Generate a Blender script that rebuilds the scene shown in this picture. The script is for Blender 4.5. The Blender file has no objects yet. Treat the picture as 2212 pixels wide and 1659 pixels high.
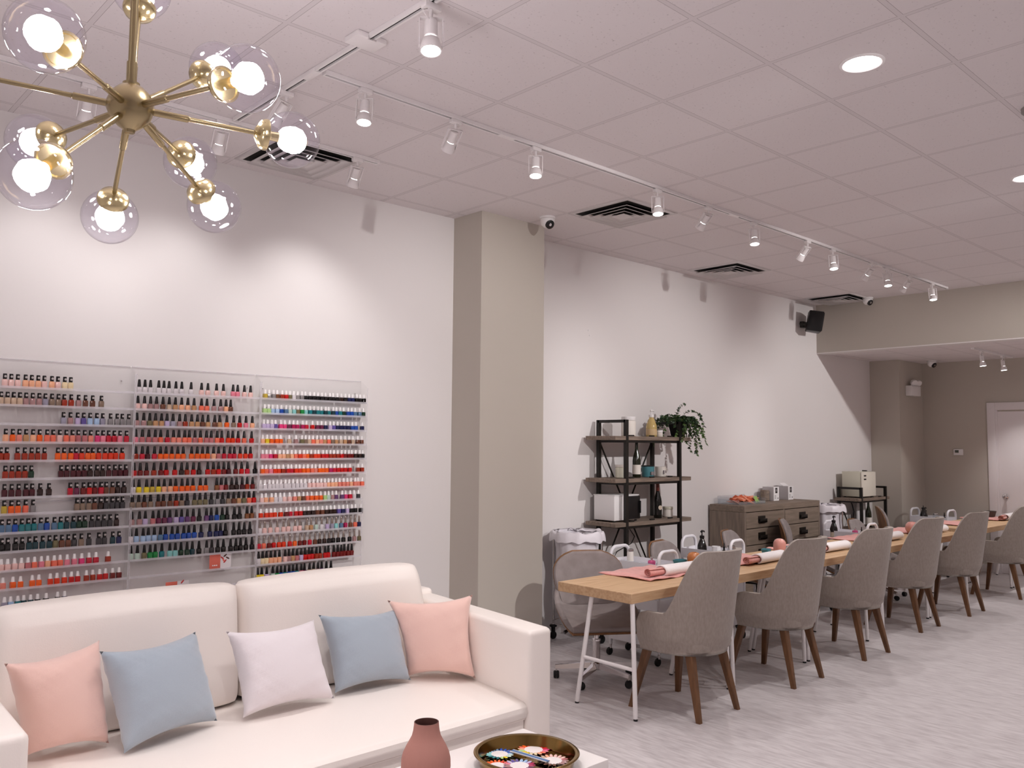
# a nail salon: white sofa before acrylic polish racks, a row of manicure tables and a brass globe chandelier
P_TRACK, P_WASH, P_RACK, P_SIDE, E_DISC, EXPOSURE = 58, 3, 27, 500, 25, -.36
P_DOWN, DOWN_DEG = 95, 112
SIDE_SPOTS = ((6.4, .1, .1), (3.6, .1, .12), (9.5, .1, .1))
import bpy, bmesh, math, random
from mathutils import Vector, Matrix, Quaternion
random.seed(7)
SC = bpy.context.scene
COL = SC.collection
PI = math.pi
V = Vector

# ------------------------------------------------------------------ colour and materials
def lin(h):
    h = h.lstrip('#')
    o = []
    for i in (0, 2, 4):
        c = int(h[i:i+2], 16) / 255
        o.append(c / 12.92 if c <= .04045 else ((c + .055) / 1.055) ** 2.4)
    return (*o, 1)

MATS = {}
def pm(name, col, rough=.5, metal=0., spec=.5, coat=0., noise=None, bump=None, emit=0., stretch=None, sheen=0., trans=0., ior=1.45):
    if name in MATS: return MATS[name]
    m = bpy.data.materials.new(name); m.use_nodes = True
    nt = m.node_tree; b = nt.nodes['Principled BSDF']
    b.inputs['Base Color'].default_value = lin(col)
    b.inputs['Roughness'].default_value = rough
    b.inputs['Metallic'].default_value = metal
    b.inputs['Specular IOR Level'].default_value = spec
    b.inputs['Coat Weight'].default_value = coat
    b.inputs['Sheen Weight'].default_value = sheen
    b.inputs['Transmission Weight'].default_value = trans
    b.inputs['IOR'].default_value = ior
    if emit:
        b.inputs['Emission Color'].default_value = lin(col)
        b.inputs['Emission Strength'].default_value = emit
    if noise or bump:
        tc = nt.nodes.new('ShaderNodeTexCoord'); mp = nt.nodes.new('ShaderNodeMapping')
        nt.links.new(tc.outputs['Object'], mp.inputs['Vector'])
        if stretch: mp.inputs['Scale'].default_value = stretch
    if noise:
        sc, col2, lo, hi = noise
        n = nt.nodes.new('ShaderNodeTexNoise'); n.inputs['Scale'].default_value = sc; n.inputs['Detail'].default_value = 6
        r = nt.nodes.new('ShaderNodeValToRGB')
        r.color_ramp.elements[0].position = lo; r.color_ramp.elements[1].position = hi
        r.color_ramp.elements[0].color = lin(col); r.color_ramp.elements[1].color = lin(col2)
        nt.links.new(mp.outputs[0], n.inputs['Vector']); nt.links.new(n.outputs['Fac'], r.inputs[0])
        nt.links.new(r.outputs[0], b.inputs['Base Color'])
    if bump:
        sc, st = bump
        n = nt.nodes.new('ShaderNodeTexNoise'); n.inputs['Scale'].default_value = sc; n.inputs['Detail'].default_value = 4
        bp = nt.nodes.new('ShaderNodeBump'); bp.inputs['Strength'].default_value = st; bp.inputs['Distance'].default_value = .004
        nt.links.new(mp.outputs[0], n.inputs['Vector']); nt.links.new(n.outputs['Fac'], bp.inputs['Height'])
        nt.links.new(bp.outputs[0], b.inputs['Normal'])
    MATS[name] = m
    return m

def clear(name, tint='#ffffff', fog=0., fogcol='#f2f0f4', gloss=.6, rough=.02, edge=4., base=.035):
    """thin clear sheet: see-through, a Fresnel reflection and a little haze of its own"""
    m = bpy.data.materials.new(name); m.use_nodes = True
    nt = m.node_tree; N = nt.nodes; L = nt.links
    N.remove(N['Principled BSDF']); out = N['Material Output']
    t = N.new('ShaderNodeBsdfTransparent'); t.inputs[0].default_value = lin(tint)
    d = N.new('ShaderNodeBsdfDiffuse'); d.inputs[0].default_value = lin(fogcol)
    g = N.new('ShaderNodeBsdfGlossy'); g.inputs['Roughness'].default_value = rough
    a = N.new('ShaderNodeMixShader'); a.inputs[0].default_value = fog
    L.new(t.outputs[0], a.inputs[1]); L.new(d.outputs[0], a.inputs[2])
    f = N.new('ShaderNodeLayerWeight'); f.inputs[0].default_value = .5
    p = N.new('ShaderNodeMath'); p.operation = 'POWER'; p.inputs[1].default_value = edge; L.new(f.outputs['Facing'], p.inputs[0])
    k = N.new('ShaderNodeMath'); k.operation = 'MULTIPLY_ADD'; k.inputs[1].default_value = gloss; k.inputs[2].default_value = base
    L.new(p.outputs[0], k.inputs[0])
    b = N.new('ShaderNodeMixShader'); L.new(k.outputs[0], b.inputs[0]); L.new(a.outputs[0], b.inputs[1]); L.new(g.outputs[0], b.inputs[2])
    L.new(b.outputs[0], out.inputs[0])
    MATS[name] = m
    return m

# ------------------------------------------------------------------ mesh builder
class MB:
    def __init__(s): s.bm = bmesh.new()
    def box(s, x0, x1, y0, y1, z0, z1, M=None, b=0., seg=2):
        vs = [s.bm.verts.new((x, y, z)) for z in (z0, z1) for y in (y0, y1) for x in (x0, x1)]
        fs = [s.bm.faces.new([vs[i] for i in q]) for q in ((0,2,3,1),(4,5,7,6),(0,1,5,4),(2,6,7,3),(0,4,6,2),(1,3,7,5))]
        if b:
            es = list({e for f in fs for e in f.edges})
            r = bmesh.ops.bevel(s.bm, geom=es, offset=b, segments=seg, affect='EDGES', profile=.5)
            vs = list({v for f in r['faces'] for v in f.verts} | {v for v in vs if v.is_valid})
        if M is not None: bmesh.ops.transform(s.bm, matrix=M, verts=[v for v in vs if v.is_valid])
        return s
    def quadprism(s, q, z0, z1, b=0., seg=2, ztop=None):
        """footprint of four points (x, y), from z0 to z1; ztop: one top height per point"""
        vs = [s.bm.verts.new((x, y, z0)) for x, y in q] + [s.bm.verts.new((x, y, ztop[i] if ztop else z1)) for i, (x, y) in enumerate(q)]
        n = len(q)
        fs = [s.bm.faces.new(vs[:n][::-1]), s.bm.faces.new(vs[n:])]
        fs += [s.bm.faces.new((vs[i], vs[(i+1) % n], vs[n+(i+1) % n], vs[n+i])) for i in range(n)]
        if b: bmesh.ops.bevel(s.bm, geom=list({e for f in fs for e in f.edges}), offset=b, segments=seg, affect='EDGES', profile=.5)
        return s
    def grid(s, fn, nu, nv, cu=False, cv=False):
        R = [[s.bm.verts.new(fn(i / (nu if cu else nu - 1), j / (nv if cv else nv - 1))) for j in range(nv)] for i in range(nu)]
        for i in range(nu if cu else nu - 1):
            for j in range(nv if cv else nv - 1):
                q = (R[i][j], R[(i+1) % nu][j], R[(i+1) % nu][(j+1) % nv], R[i][(j+1) % nv])
                if len(set(q)) == 4: s.bm.faces.new(q)
        return R
    def tube(s, pts, r, n=10, closed=False, caps=True):
        pts = [V(p) for p in pts]; m = len(pts)
        rr = r if isinstance(r, (list, tuple)) else [r] * m
        T = []
        for i in range(m):
            a = pts[(i-1) % m] if (i or closed) else pts[i]; c = pts[(i+1) % m] if (i < m-1 or closed) else pts[i]
            T.append((c - a).normalized())
        up = V((0, 0, 1)) if abs(T[0].z) < .9 else V((1, 0, 0))
        nrm = (up - T[0] * up.dot(T[0])).normalized()
        rings = []
        for i in range(m):
            nrm = (nrm - T[i] * nrm.dot(T[i])).normalized(); bi = T[i].cross(nrm)
            rings.append([s.bm.verts.new(pts[i] + (nrm * math.cos(2*PI*k/n) + bi * math.sin(2*PI*k/n)) * rr[i]) for k in range(n)])
        for i in range(m if closed else m - 1):
            A, B = rings[i], rings[(i+1) % m]
            for k in range(n): s.bm.faces.new((A[k], A[(k+1) % n], B[(k+1) % n], B[k]))
        if caps and not closed: s.bm.faces.new(rings[0][::-1]); s.bm.faces.new(rings[-1])
        return s
    def lathe(s, prof, n=24, c=(0, 0, 0), M=None, cap0=True, cap1=True):
        new = []; rings = []
        for r, z in prof:
            if r < 1e-5:
                v = s.bm.verts.new((c[0], c[1], c[2] + z)); rings.append([v]); new.append(v)
            else:
                R = [s.bm.verts.new((c[0] + r*math.cos(2*PI*k/n), c[1] + r*math.sin(2*PI*k/n), c[2] + z)) for k in range(n)]
                rings.append(R); new += R
        for A, B in zip(rings, rings[1:]):
            for k in range(n):
                if len(A) == 1 and len(B) == 1: continue
                if len(A) == 1: s.bm.faces.new((A[0], B[(k+1) % n], B[k]))
                elif len(B) == 1: s.bm.faces.new((A[k], A[(k+1) % n], B[0]))
                else: s.bm.faces.new((A[k], A[(k+1) % n], B[(k+1) % n], B[k]))
        if cap0 and len(rings[0]) > 1: s.bm.faces.new(rings[0][::-1])
        if cap1 and len(rings[-1]) > 1: s.bm.faces.new(rings[-1])
        if M is not None: bmesh.ops.transform(s.bm, matrix=M, verts=new)
        return s
    def sphere(s, c, r, n=20, m=12, sz=1.):
        return s.lathe([(r*math.sin(PI*i/m), -r*sz*math.cos(PI*i/m)) for i in range(m+1)], n, c)
    def poly(s, pts, M=None):
        vs = [s.bm.verts.new(p) for p in pts]; s.bm.faces.new(vs)
        if M is not None: bmesh.ops.transform(s.bm, matrix=M, verts=vs)
        return s
    def prism(s, pts, d, M=None):
        """outline (x, z) in the x-z plane, from y=0 to y=d"""
        a = [s.bm.verts.new((x, 0, z)) for x, z in pts]; b = [s.bm.verts.new((x, d, z)) for x, z in pts]; n = len(pts)
        s.bm.faces.new(a); s.bm.faces.new(b[::-1])
        for i in range(n): s.bm.faces.new((a[i], b[i], b[(i+1) % n], a[(i+1) % n]))
        if M is not None: bmesh.ops.transform(s.bm, matrix=M, verts=a + b)
        return s
    def build(s, name, mat, parent=None, sharp=38, fix=True, solid=0., sub=0, offset=-1):
        if fix: bmesh.ops.recalc_face_normals(s.bm, faces=s.bm.faces[:])
        for f in s.bm.faces: f.smooth = True
        ca = math.radians(sharp)
        for e in s.bm.edges:
            e.smooth = not (len(e.link_faces) == 2 and e.calc_face_angle(0) > ca)
        me = bpy.data.meshes.new(name); s.bm.to_mesh(me); s.bm.free()
        if mat: me.materials.append(mat if not isinstance(mat, str) else MATS[mat])
        o = bpy.data.objects.new(name, me); COL.objects.link(o)
        if parent: o.parent = parent
        if solid:
            k = o.modifiers.new('Solidify', 'SOLIDIFY'); k.thickness = solid; k.offset = offset
        if sub:
            k = o.modifiers.new('Subdivision', 'SUBSURF'); k.levels = sub; k.render_levels = sub
        return o

def thing(name, label, cat, loc=(0, 0, 0), rz=0., group=None):
    o = bpy.data.objects.new(name, None); COL.objects.link(o)
    o.empty_display_size = .1
    o.location = loc; o.rotation_euler = (0, 0, rz)
    return tag(o, label, cat, group)
def tag(o, label=None, cat=None, group=None, kind=None):
    if label: o['label'] = label
    if cat: o['category'] = cat
    if group: o['group'] = group
    if kind: o['kind'] = kind
    return o
def struct(o): o['kind'] = 'structure'; return o
KIDS = {}
def kids(o): return [c for c in bpy.data.objects if c.parent == o]
def tree(o):
    return (o, [tree(c) for c in kids(o)])
def copy_tree(t, parent=None):
    c = t[0].copy(); COL.objects.link(c); c.parent = parent
    for k in t[1]: copy_tree(k, c)
    return c
def dup(t, label, loc, rz=0., group=None, scale=None):
    c = copy_tree(t); c.location = loc; c.rotation_euler = (0, 0, rz); c['label'] = label
    if group: c['group'] = group
    if scale: c.scale = scale
    return c
def rot(ax, d): return Matrix.Rotation(math.radians(d), 4, ax)
def mv(x, y, z): return Matrix.Translation((x, y, z))
def arc(c, r, a0, a1, n, ax='xz'):
    o = []
    for i in range(n + 1):
        a = math.radians(a0 + (a1 - a0) * i / n); p = [c[0], c[1], c[2]]
        p['xyz'.index(ax[0])] += r * math.cos(a); p['xyz'.index(ax[1])] += r * math.sin(a); o.append(tuple(p))
    return o
def smooth(a, b, x):
    t = max(0., min(1., (x - a) / (b - a))); return t * t * (3 - 2 * t)
ORD = 'first second third fourth fifth sixth seventh eighth ninth tenth eleventh twelfth thirteenth fourteenth fifteenth sixteenth seventeenth eighteenth nineteenth twentieth twenty-first twenty-second twenty-third twenty-fourth twenty-fifth twenty-sixth twenty-seventh'.split()

# ------------------------------------------------------------------ palette
pm('white_wall', '#e4e0df', .85, bump=(220, .05))
pm('grey_wall', '#bfb8ae', .85, bump=(220, .05))
pm('white_metal', '#eeeaea', .35)
pm('white_plastic', '#eceaea', .4)
pm('cream_leather', '#f4ece6', .42, spec=.4, bump=(160, .12))
pm('chair_fabric', '#a0958d', .95, noise=(90, '#948981', .35, .7), bump=(500, .25), stretch=(1, 1, .35), sheen=.2)
pm('swivel_fabric', '#877d7b', .9, noise=(14, '#948a88', .35, .7), bump=(400, .15), sheen=.2)
pm('walnut_shell', '#6b4a30', .4, noise=(18, '#8a6342', .3, .7), stretch=(1, 1, .1))
pm('beech_leg', '#5f4028', .45, noise=(30, '#775235', .3, .7), stretch=(1, 1, .12))
pm('oak_top', '#c9a884', .5, noise=(9, '#b08c67', .35, .75), stretch=(.5, 6, 6))
pm('grey_wood', '#8c7c6f', .7, noise=(7, '#6d5f54', .35, .7), stretch=(.7, 8, 8))
pm('dresser_wood', '#8c7d70', .7, noise=(5, '#72645a', .35, .7), stretch=(7, 7, .8))
pm('dresser_front', '#8a7b6e', .7, noise=(5, '#746659', .35, .7), stretch=(.8, 7, 8))
pm('black_metal', '#17130f', .45)
pm('black_plastic', '#0f0e10', .35)
pm('matte_black', '#0c0c0d', .8)
pm('rubber', '#121113', .6)
pm('chrome', '#d8d4d4', .12, 1.)
pm('brass', '#b0a07c', .27, 1.)
pm('tray_gold', '#9c7f4c', .16, 1.)
pm('bright_brass', '#dccca0', .2, 1.)
pm('white_bag', '#ece8ee', .35, spec=.5, bump=(14, .9))
pm('ceiling_vent_white', '#d8d3d3', .5)
pm('dark_void', '#1b1714', .9)
pm('bulb_glow', '#fff6f4', .3, emit=120.)
pm('lens_glow', '#fffaf8', .3, emit=28.)
clear('globe_glass', '#fbfaff', .0, gloss=.75, rough=.0, edge=4.)
clear('acrylic', '#fefefe', .012, '#f4f2f6', gloss=.12, base=.012)
clear('acrylic_edge', '#fbfafc', .28, '#f6f4f8', gloss=.15, base=.02)
clear('jar_glass', '#f4f6f8', .12, '#eef2f4')
# ------------------------------------------------------------------ the room
WY, CZ, HX, SZ, BX = 5.22, 3.443, 10.163, 2.832, 12.456      # wall line, ceiling, header, back ceiling, back wall
FX, RY = -2.6, -2.7
def ceil_mat():
    m = bpy.data.materials.new('ceiling_tile'); m.use_nodes = True
    nt = m.node_tree; N = nt.nodes; L = nt.links; b = N['Principled BSDF']
    b.inputs['Roughness'].default_value = .9; b.inputs['Specular IOR Level'].default_value = .2
    g = N.new('ShaderNodeNewGeometry'); s = N.new('ShaderNodeSeparateXYZ'); L.new(g.outputs['Position'], s.inputs[0])
    def M(op, a, c=None):
        k = N.new('ShaderNodeMath'); k.operation = op
        for i, v in enumerate((a, c)):
            if v is None: continue
            if isinstance(v, (int, float)): k.inputs[i].default_value = v
            else: L.new(v, k.inputs[i])
        return k.outputs[0]
    def edge(o, off, per):
        return M('ABSOLUTE', M('SUBTRACT', M('FRACT', M('DIVIDE', M('SUBTRACT', o, off - 61 * per), per)), .5))
    e = M('MAXIMUM', edge(s.outputs[0], 2.908, .61), edge(s.outputs[1], 2.021, .6127))
    bar = M('GREATER_THAN', e, .4815)
    line = M('MULTIPLY', M('GREATER_THAN', e, .4785), M('LESS_THAN', e, .4815))
    n = N.new('ShaderNodeTexNoise'); n.inputs['Scale'].default_value = 75; n.inputs['Detail'].default_value = 3
    L.new(g.outputs['Position'], n.inputs['Vector'])
    r = N.new('ShaderNodeValToRGB'); r.color_ramp.elements[0].position = .27; r.color_ramp.elements[1].position = .36
    r.color_ramp.elements[0].color = lin('#c9c2c3'); r.color_ramp.elements[1].color = lin('#e2dcdd'); L.new(n.outputs['Fac'], r.inputs[0])
    def mix(f, a, col):
        x = N.new('ShaderNodeMix'); x.data_type = 'RGBA'; L.new(f, x.inputs[0]); L.new(a, x.inputs[6]); x.inputs[7].default_value = lin(col); return x.outputs[2]
    c = mix(bar, r.outputs[0], '#dad4d5'); c = mix(line, c, '#a39a9b')
    L.new(c, b.inputs['Base Color'])
    bp = N.new('ShaderNodeBump'); bp.inputs['Strength'].default_value = .5; bp.inputs['Distance'].default_value = .006
    L.new(bar, bp.inputs['Height']); L.new(bp.outputs[0], b.inputs['Normal'])
    return m
def floor_mat():
    m = bpy.data.materials.new('whitewashed_planks'); m.use_nodes = True
    nt = m.node_tree; N = nt.nodes; L = nt.links; b = N['Principled BSDF']
    b.inputs['Roughness'].default_value = .42; b.inputs['Specular IOR Level'].default_value = .45
    g = N.new('ShaderNodeNewGeometry')
    def noise(scale, sx, sy, det=5):
        mp = N.new('ShaderNodeMapping'); mp.inputs['Scale'].default_value = (sx, sy, 1); L.new(g.outputs['Position'], mp.inputs[0])
        n = N.new('ShaderNodeTexNoise'); n.inputs['Scale'].default_value = scale; n.inputs['Detail'].default_value = det; L.new(mp.outputs[0], n.inputs['Vector']); return n.outputs['Fac']
    def ramp(f, a, ca, z, cz):
        r = N.new('ShaderNodeValToRGB'); r.color_ramp.elements[0].position = a; r.color_ramp.elements[1].position = z
        r.color_ramp.elements[0].color = lin(ca); r.color_ramp.elements[1].color = lin(cz); L.new(f, r.inputs[0]); return r.outputs[0]
    # planks 0.15 m wide running across the room (y)
    mp = N.new('ShaderNodeMapping'); mp.inputs['Rotation'].default_value = (0, 0, PI/2); L.new(g.outputs['Position'], mp.inputs[0])
    br = N.new('ShaderNodeTexBrick'); br.inputs['Scale'].default_value = 1; br.inputs['Brick Width'].default_value = 1.2; br.inputs['Row Height'].default_value = .15
    br.inputs['Mortar Size'].default_value = .0012; br.inputs['Color1'].default_value = lin('#cdc6c7'); br.inputs['Color2'].default_value = lin('#c2bbbc'); br.inputs['Mortar'].default_value = lin('#a29a9c')
    L.new(mp.outputs[0], br.inputs['Vector'])
    def mix(f, a, c, mode='MIX'):
        x = N.new('ShaderNodeMix'); x.data_type = 'RGBA'; x.blend_type = mode
        if isinstance(f, (int, float)): x.inputs[0].default_value = f
        else: L.new(f, x.inputs[0])
        L.new(a, x.inputs[6]); L.new(c, x.inputs[7]); return x.outputs[2]
    c = mix(.45, br.outputs[0], ramp(noise(1.6, 9, 1.6), .35, '#b5adaf', .68, '#d8d2d3'))
    c = mix(.55, c, ramp(noise(5, 9, 1.5, 7), .3, '#ada5a7', .62, '#dad5d6'))
    c = mix(ramp(noise(7, 9, 1.5, 3), .64, '#000000', .72, '#808080'), c, ramp(noise(3, 1, 1), 0, '#8b8286', 1, '#8b8286'))
    L.new(c, b.inputs['Base Color'])
    return m
cm, fm = ceil_mat(), floor_mat()
W, G = MATS['white_wall'], MATS['grey_wall']
struct(MB().box(FX-.1, BX+.1, RY-.1, WY+.1, -.1, 0).build('floor', fm))
struct(MB().box(FX-.1, HX, RY-.1, WY+.1, CZ, CZ+.1).build('ceiling', cm))
struct(MB().box(HX+.12, BX+.1, RY-.1, WY+.1, SZ, SZ+.1).build('ceiling_back', cm))
struct(MB().box(FX-.1, BX+.1, WY, WY+.12, 0, CZ+.1).build('wall_left', W))
struct(MB().box(BX, BX+.12, RY-.1, WY, 0, SZ+.1).build('wall_back', G))
struct(MB().box(FX-.1, BX+.1, RY-.12, RY, 0, CZ+.1).build('wall_right', W))
struct(MB().box(FX-.12, FX, RY, WY, 0, CZ+.1).build('wall_front', W))
struct(MB().box(4.218, 4.9, 4.88, WY, 0, CZ).build('wall_column', G))
struct(MB().box(HX, HX+.12, RY, WY, SZ, CZ+.1).build('wall_header', G))
struct(MB().box(11.67, BX, 4.82, WY, 0, SZ).build('wall_corner', G))
struct(MB().box(HX-.001, HX+.16, RY, WY-.001, SZ-.012, SZ).build('trim_1', MATS['white_wall']))
struct(MB().box(FX, 4.21, WY-.012, WY, 0, .1).build('baseboard_left', MATS['white_plastic']))
struct(MB().box(BX-.012, BX, 3.99, 4.81, 0, .1).build('baseboard_back', MATS['white_plastic']))

# back door in its casing
pm('door_white', '#e4dedf', .5)
dm = MATS['door_white']
d = struct(MB().box(BX-.006, BX+.0, 2.92, 3.87, .005, 2.13).build('door_1', dm))
MB().box(BX-.03, BX, 3.885, 3.985, 0, 2.25, b=.004).build('door_casing', dm, d)
MB().box(BX-.03, BX, 2.80, 2.90, 0, 2.25, b=.004).build('door_casing', dm, d)
MB().box(BX-.03, BX, 2.90, 3.885, 2.15, 2.25, b=.004).build('door_head_casing', dm, d)
MB().box(BX-.016, BX, 3.862, 3.888, 0, 2.15).build('door_stop', dm, d)
k = MB(); k.lathe([(.0, 0), (.033, 0), (.033, .008), (.012, .012), (.012, .035), (.026, .045), (.03, .058), (.022, .072), (0, .075)], 20, M=mv(BX-.006, 3.79, 1.01) @ rot('Y', -90))
k.build('door_knob', MATS['chrome'], d)

# ------------------------------------------------------------------ ceiling fittings
def aim(d):
    return V(d).normalized().to_track_quat('-Z', 'Y').to_matrix().to_4x4()
PINK = (1., .955, .945)
def spot(parent, loc, d, power, deg, blend=.6, r=.03, colr=PINK):
    l = bpy.data.lights.new('spot_beam', 'SPOT'); l.energy = power; l.spot_size = math.radians(deg); l.spot_blend = blend
    l.shadow_soft_size = r; l.color = colr
    o = bpy.data.objects.new('spot_beam', l); COL.objects.link(o); o.parent = parent
    o.matrix_local = mv(*loc) @ aim(d)
    return o

def rail(name, label, a, b, joints=()):
    """white lighting track from a to b (x, y), hugging the ceiling, two dark slots on its underside"""
    (x0, y0), (x1, y1) = a, b; Ln = math.hypot(x1-x0, y1-y0)
    t = thing(name, label, 'track', (x0, y0, CZ), math.atan2(y1-y0, x1-x0), 'ceiling light tracks')
    m = MB(); h = .022
    m.box(0, Ln, -.018, -.008, -h, -.001); m.box(0, Ln, .008, .018, -h, -.001); m.box(0, Ln, -.008, .008, -.006, -.001)
    m.build('track_body', MATS['white_metal'], t)
    MB().box(.002, Ln-.002, -.0078, .0078, -.0125, -.0065).build('track_slot', MATS['dark_void'], t)
    for j in joints: MB().box(j-.06, j+.06, -.0195, .0195, -h-.002, -.0012, b=.002).build('joint_cover', MATS['white_metal'], t)
    for j in (0, Ln): MB().box(j-.004, j+.004, -.019, .019, -h-.001, -.0012).build('end_cap', MATS['white_metal'], t)
    return t
TY = 3.545
rail('light_track', 'long white ceiling light track running above the manicure tables', (2.05, TY), (9.98, TY+.03), (1.2, 3.6, 6.2))
rail('light_track', 'white ceiling light track crossing the room beside the brass chandelier', (2.01, 1.6), (2.01, 4.42), (2.0,))
rail('light_track', 'white ceiling light track close to the polish rack wall', (.35, 4.47), (2.98, 4.47), ())
t = thing('track_feed_box', 'white power feed box joining two ceiling tracks', 'junction box', (2.01, 3.13, CZ))
MB().box(-.075, .075, -.055, .055, -.026, -.002, b=.003).build('box_body', MATS['white_metal'], t)
MB().box(-.02, .02, -.056, -.049, -.03, -.012).build('box_screw', MATS['chrome'], t)

def head(x, y, z, d, label, lit=True, power=60, deg=70, beam=None, blend=.7, s=1.):
    """track head: adapter, stem, U bracket, lamp holder and lamp ring, pointing along d"""
    t = thing('track_spotlight', label, 'spotlight', (x, y, z), 0, 'track spotlight heads')
    wm = MATS['white_metal']
    MB().box(-.035*s, .035*s, -.016*s, .016*s, -.022*s, 0, b=.003).build('track_adapter', wm, t)
    MB().tube([(0, 0, -.02*s), (0, 0, -.05*s)], .007*s, 10).build('stem', wm, t)
    q = V(d).normalized(); A = mv(0, 0, -.052*s) @ aim(d)
    m = MB()
    m.box(-.041*s, .041*s, -.009*s, .009*s, -.004*s, .0, M=A)
    for sx in (-1, 1): m.box(sx*.041*s-.002, sx*.041*s+.002, -.009*s, .009*s, -.115*s, 0, M=A)
    m.build('bracket', wm, t)
    MB().lathe([(.012*s, -.012*s), (.023*s, -.014*s), (.024*s, -.075*s), (.019*s, -.079*s)], 20, M=A).build('lamp_holder', wm, t)
    MB().lathe([(.02*s, -.08*s), (.03*s, -.088*s), (.0385*s, -.118*s), (.0385*s, -.132*s), (.034*s, -.132*s), (.034*s, -.124*s)], 24, M=A, cap0=False, cap1=False).build('lamp_ring', wm, t)
    MB().lathe([(0, -.127*s), (.034*s, -.127*s)], 24, M=A, cap1=False).build('lamp_lens', MATS['lens_glow'] , t)
    MB().tube([tuple(A @ V(p)) for p in ((.0, .012*s, -.02*s), (.02*s, .035*s, -.015*s), (.03*s, .03*s, .01*s), (.012*s, .012*s, .03*s))], .0022*s, 6).build('lamp_cable', wm, t)
    if lit: spot(t, A @ V((0, 0, -.14*s)), beam or d, power, deg, blend)
    return t
H = CZ - .022
names = {2.287: 'second', 3.49: 0}
down = (-.12, -.12, -1)
main = [(2.285, 'track spotlight nearest the chandelier on the long track, shining down'), (3.49, 'lit track spotlight left of the first tile vent past the column'),
        (4.68, 'lit track spotlight beside the big square vent near the column'), (5.93, 'fourth lit downward spotlight along the long track'),
        (7.26, 'fifth lit downward spotlight along the long track'), (8.40, 'sixth lit downward spotlight along the long track'), (9.54, 'last lit spotlight on the long track before the header')]
for x, lb in main: head(x, TY + .002*x, H, down, lb, True, P_TRACK, 85)
wallw = [(2.87, 'first white spotlight on the long track turned towards the wall'), (5.30, 'second white spotlight turned to the wall, above the shelf unit'),
         (6.80, 'third white spotlight turned to the wall on the long track'), (8.06, 'fourth white spotlight turned to the wall on the long track'), (8.95, 'fifth white spotlight turned to the wall, near the header')]
for x, lb in wallw: head(x, TY + .002*x, H, (.15, .75, -.75), lb, True, P_WASH, 80, (.1, .8, -1.))
head(2.015, 2.66, H, (-.1, -.15, -1), 'big white track spotlight hanging nearest the camera, shining down', True, P_TRACK, 85, s=1.15)
head(2.015, 3.86, H, (-.2, .6, -.75), 'white track spotlight behind the right chandelier globe', True, P_WASH, 80, (-.1, 1., -.9))
for x, lb in ((1.26, 'white track spotlight near the wall behind the left chandelier arm'), (1.95, 'white wall spotlight behind the chandelier between two globes'), (2.83, 'white wall spotlight at the end of the short track beside the first vent')):
    head(x, 4.47, H, (.05, .5, -.85), lb, True, P_RACK, 100, (0, .5, -1.), .9)
for x, y, lb in ((11.08, 3.59, 'first small spotlight under the low back ceiling'), (11.86, 3.6, 'second small spotlight under the low back ceiling, nearer the door')):
    head(x, y, SZ - .02, (0, -.1, -1), lb, True, P_TRACK*1.0, 90)
rt = thing('light_track', 'short light track under the low back ceiling', 'track', (10.8, 3.595, SZ), 0, 'ceiling light tracks')
MB().box(0, 1.4, -.018, .018, -.022, -.001).build('track_body', MATS['white_metal'], rt)
# unseen spots: one follows the shelf shadow, others added to light column and wall
for x, y, dx in SIDE_SPOTS:
    head(x, y, H, (dx, 1., -.38), 'unseen white track spotlight on the far side of the room, lighting the wall', True, P_SIDE, 50, (dx, 1., -.34), .8)

def downlight(x, y, z, label, power):
    t = thing('recessed_downlight', label, 'downlight', (x, y, z), 0, 'recessed ceiling downlights')
    MB().lathe([(.088, 0), (.1, 0), (.1, -.004), (.088, -.008), (.08, -.004)], 36, cap0=False, cap1=False).build('trim_ring', MATS['white_metal'], t)
    MB().lathe([(0, -.003), (.083, -.003)], 36, cap1=False).build('lamp_disc', MATS['disc_glow'], t)
    spot(t, (0, 0, -.02), (0, 0, -1), P_DOWN, DOWN_DEG, .55, .06)
    return t
pm('disc_glow', '#fffafa', .3, emit=E_DISC)
downlight(3.823, 1.715, CZ, 'glowing round downlight in the middle of a ceiling tile', 0)
downlight(6.263, 1.715, CZ, 'round downlight at the right edge of the ceiling, farther back', 0)
for x, y in ((1.383, 1.715), (8.703, 1.715), (-1.06, 1.715), (-1.06, 4.0), (1.383, -.75), (3.823, -.75), (6.263, -.75), (8.703, -.75)):  # out-of-view downlights on the same spacing, added for ambient fill
    downlight(x, y, CZ, 'unseen recessed downlight added to the ceiling for fill light', 0)
for y in (1.6, -.6): downlight(11.3, y, SZ, 'unseen recessed downlight added to the low back ceiling for fill light', 0)  # out-of-view lamps under the low ceiling, added as fill

def vent(x0, y0, label):
    cx, cy = x0 + .305, y0 + .3063
    t = thing('air_vent', label, 'vent', (cx, cy, CZ), 0, 'square ceiling vents')
    wm = MATS['ceiling_vent_white']
    MB().box(-.27, .27, -.27, .27, -.004, -.001).build('vent_shade', MATS['dark_void'], t)  # dark sheet standing in for the shade inside the vent
    def ring(ro, zo, ri, zi, name):
        m = MB()
        def sq(r, z): return [(-r, -r, z), (r, -r, z), (r, r, z), (-r, r, z)]
        a, b = sq(ro, zo), sq(ri, zi)
        va = [m.bm.verts.new(p) for p in a]; vb = [m.bm.verts.new(p) for p in b]
        for i in range(4): m.bm.faces.new((va[i], va[(i+1) % 4], vb[(i+1) % 4], vb[i]))
        m.build(name, wm, t, solid=.004)
    ring(.3, -.003, .262, -.008, 'vent_frame')
    for ro in (.24, .18, .12): ring(ro, -.03, ro - .055, -.006, 'louver')
    MB().box(-.06, .06, -.06, .06, -.03, -.026).build('vent_centre', wm, t)
    return t
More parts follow.
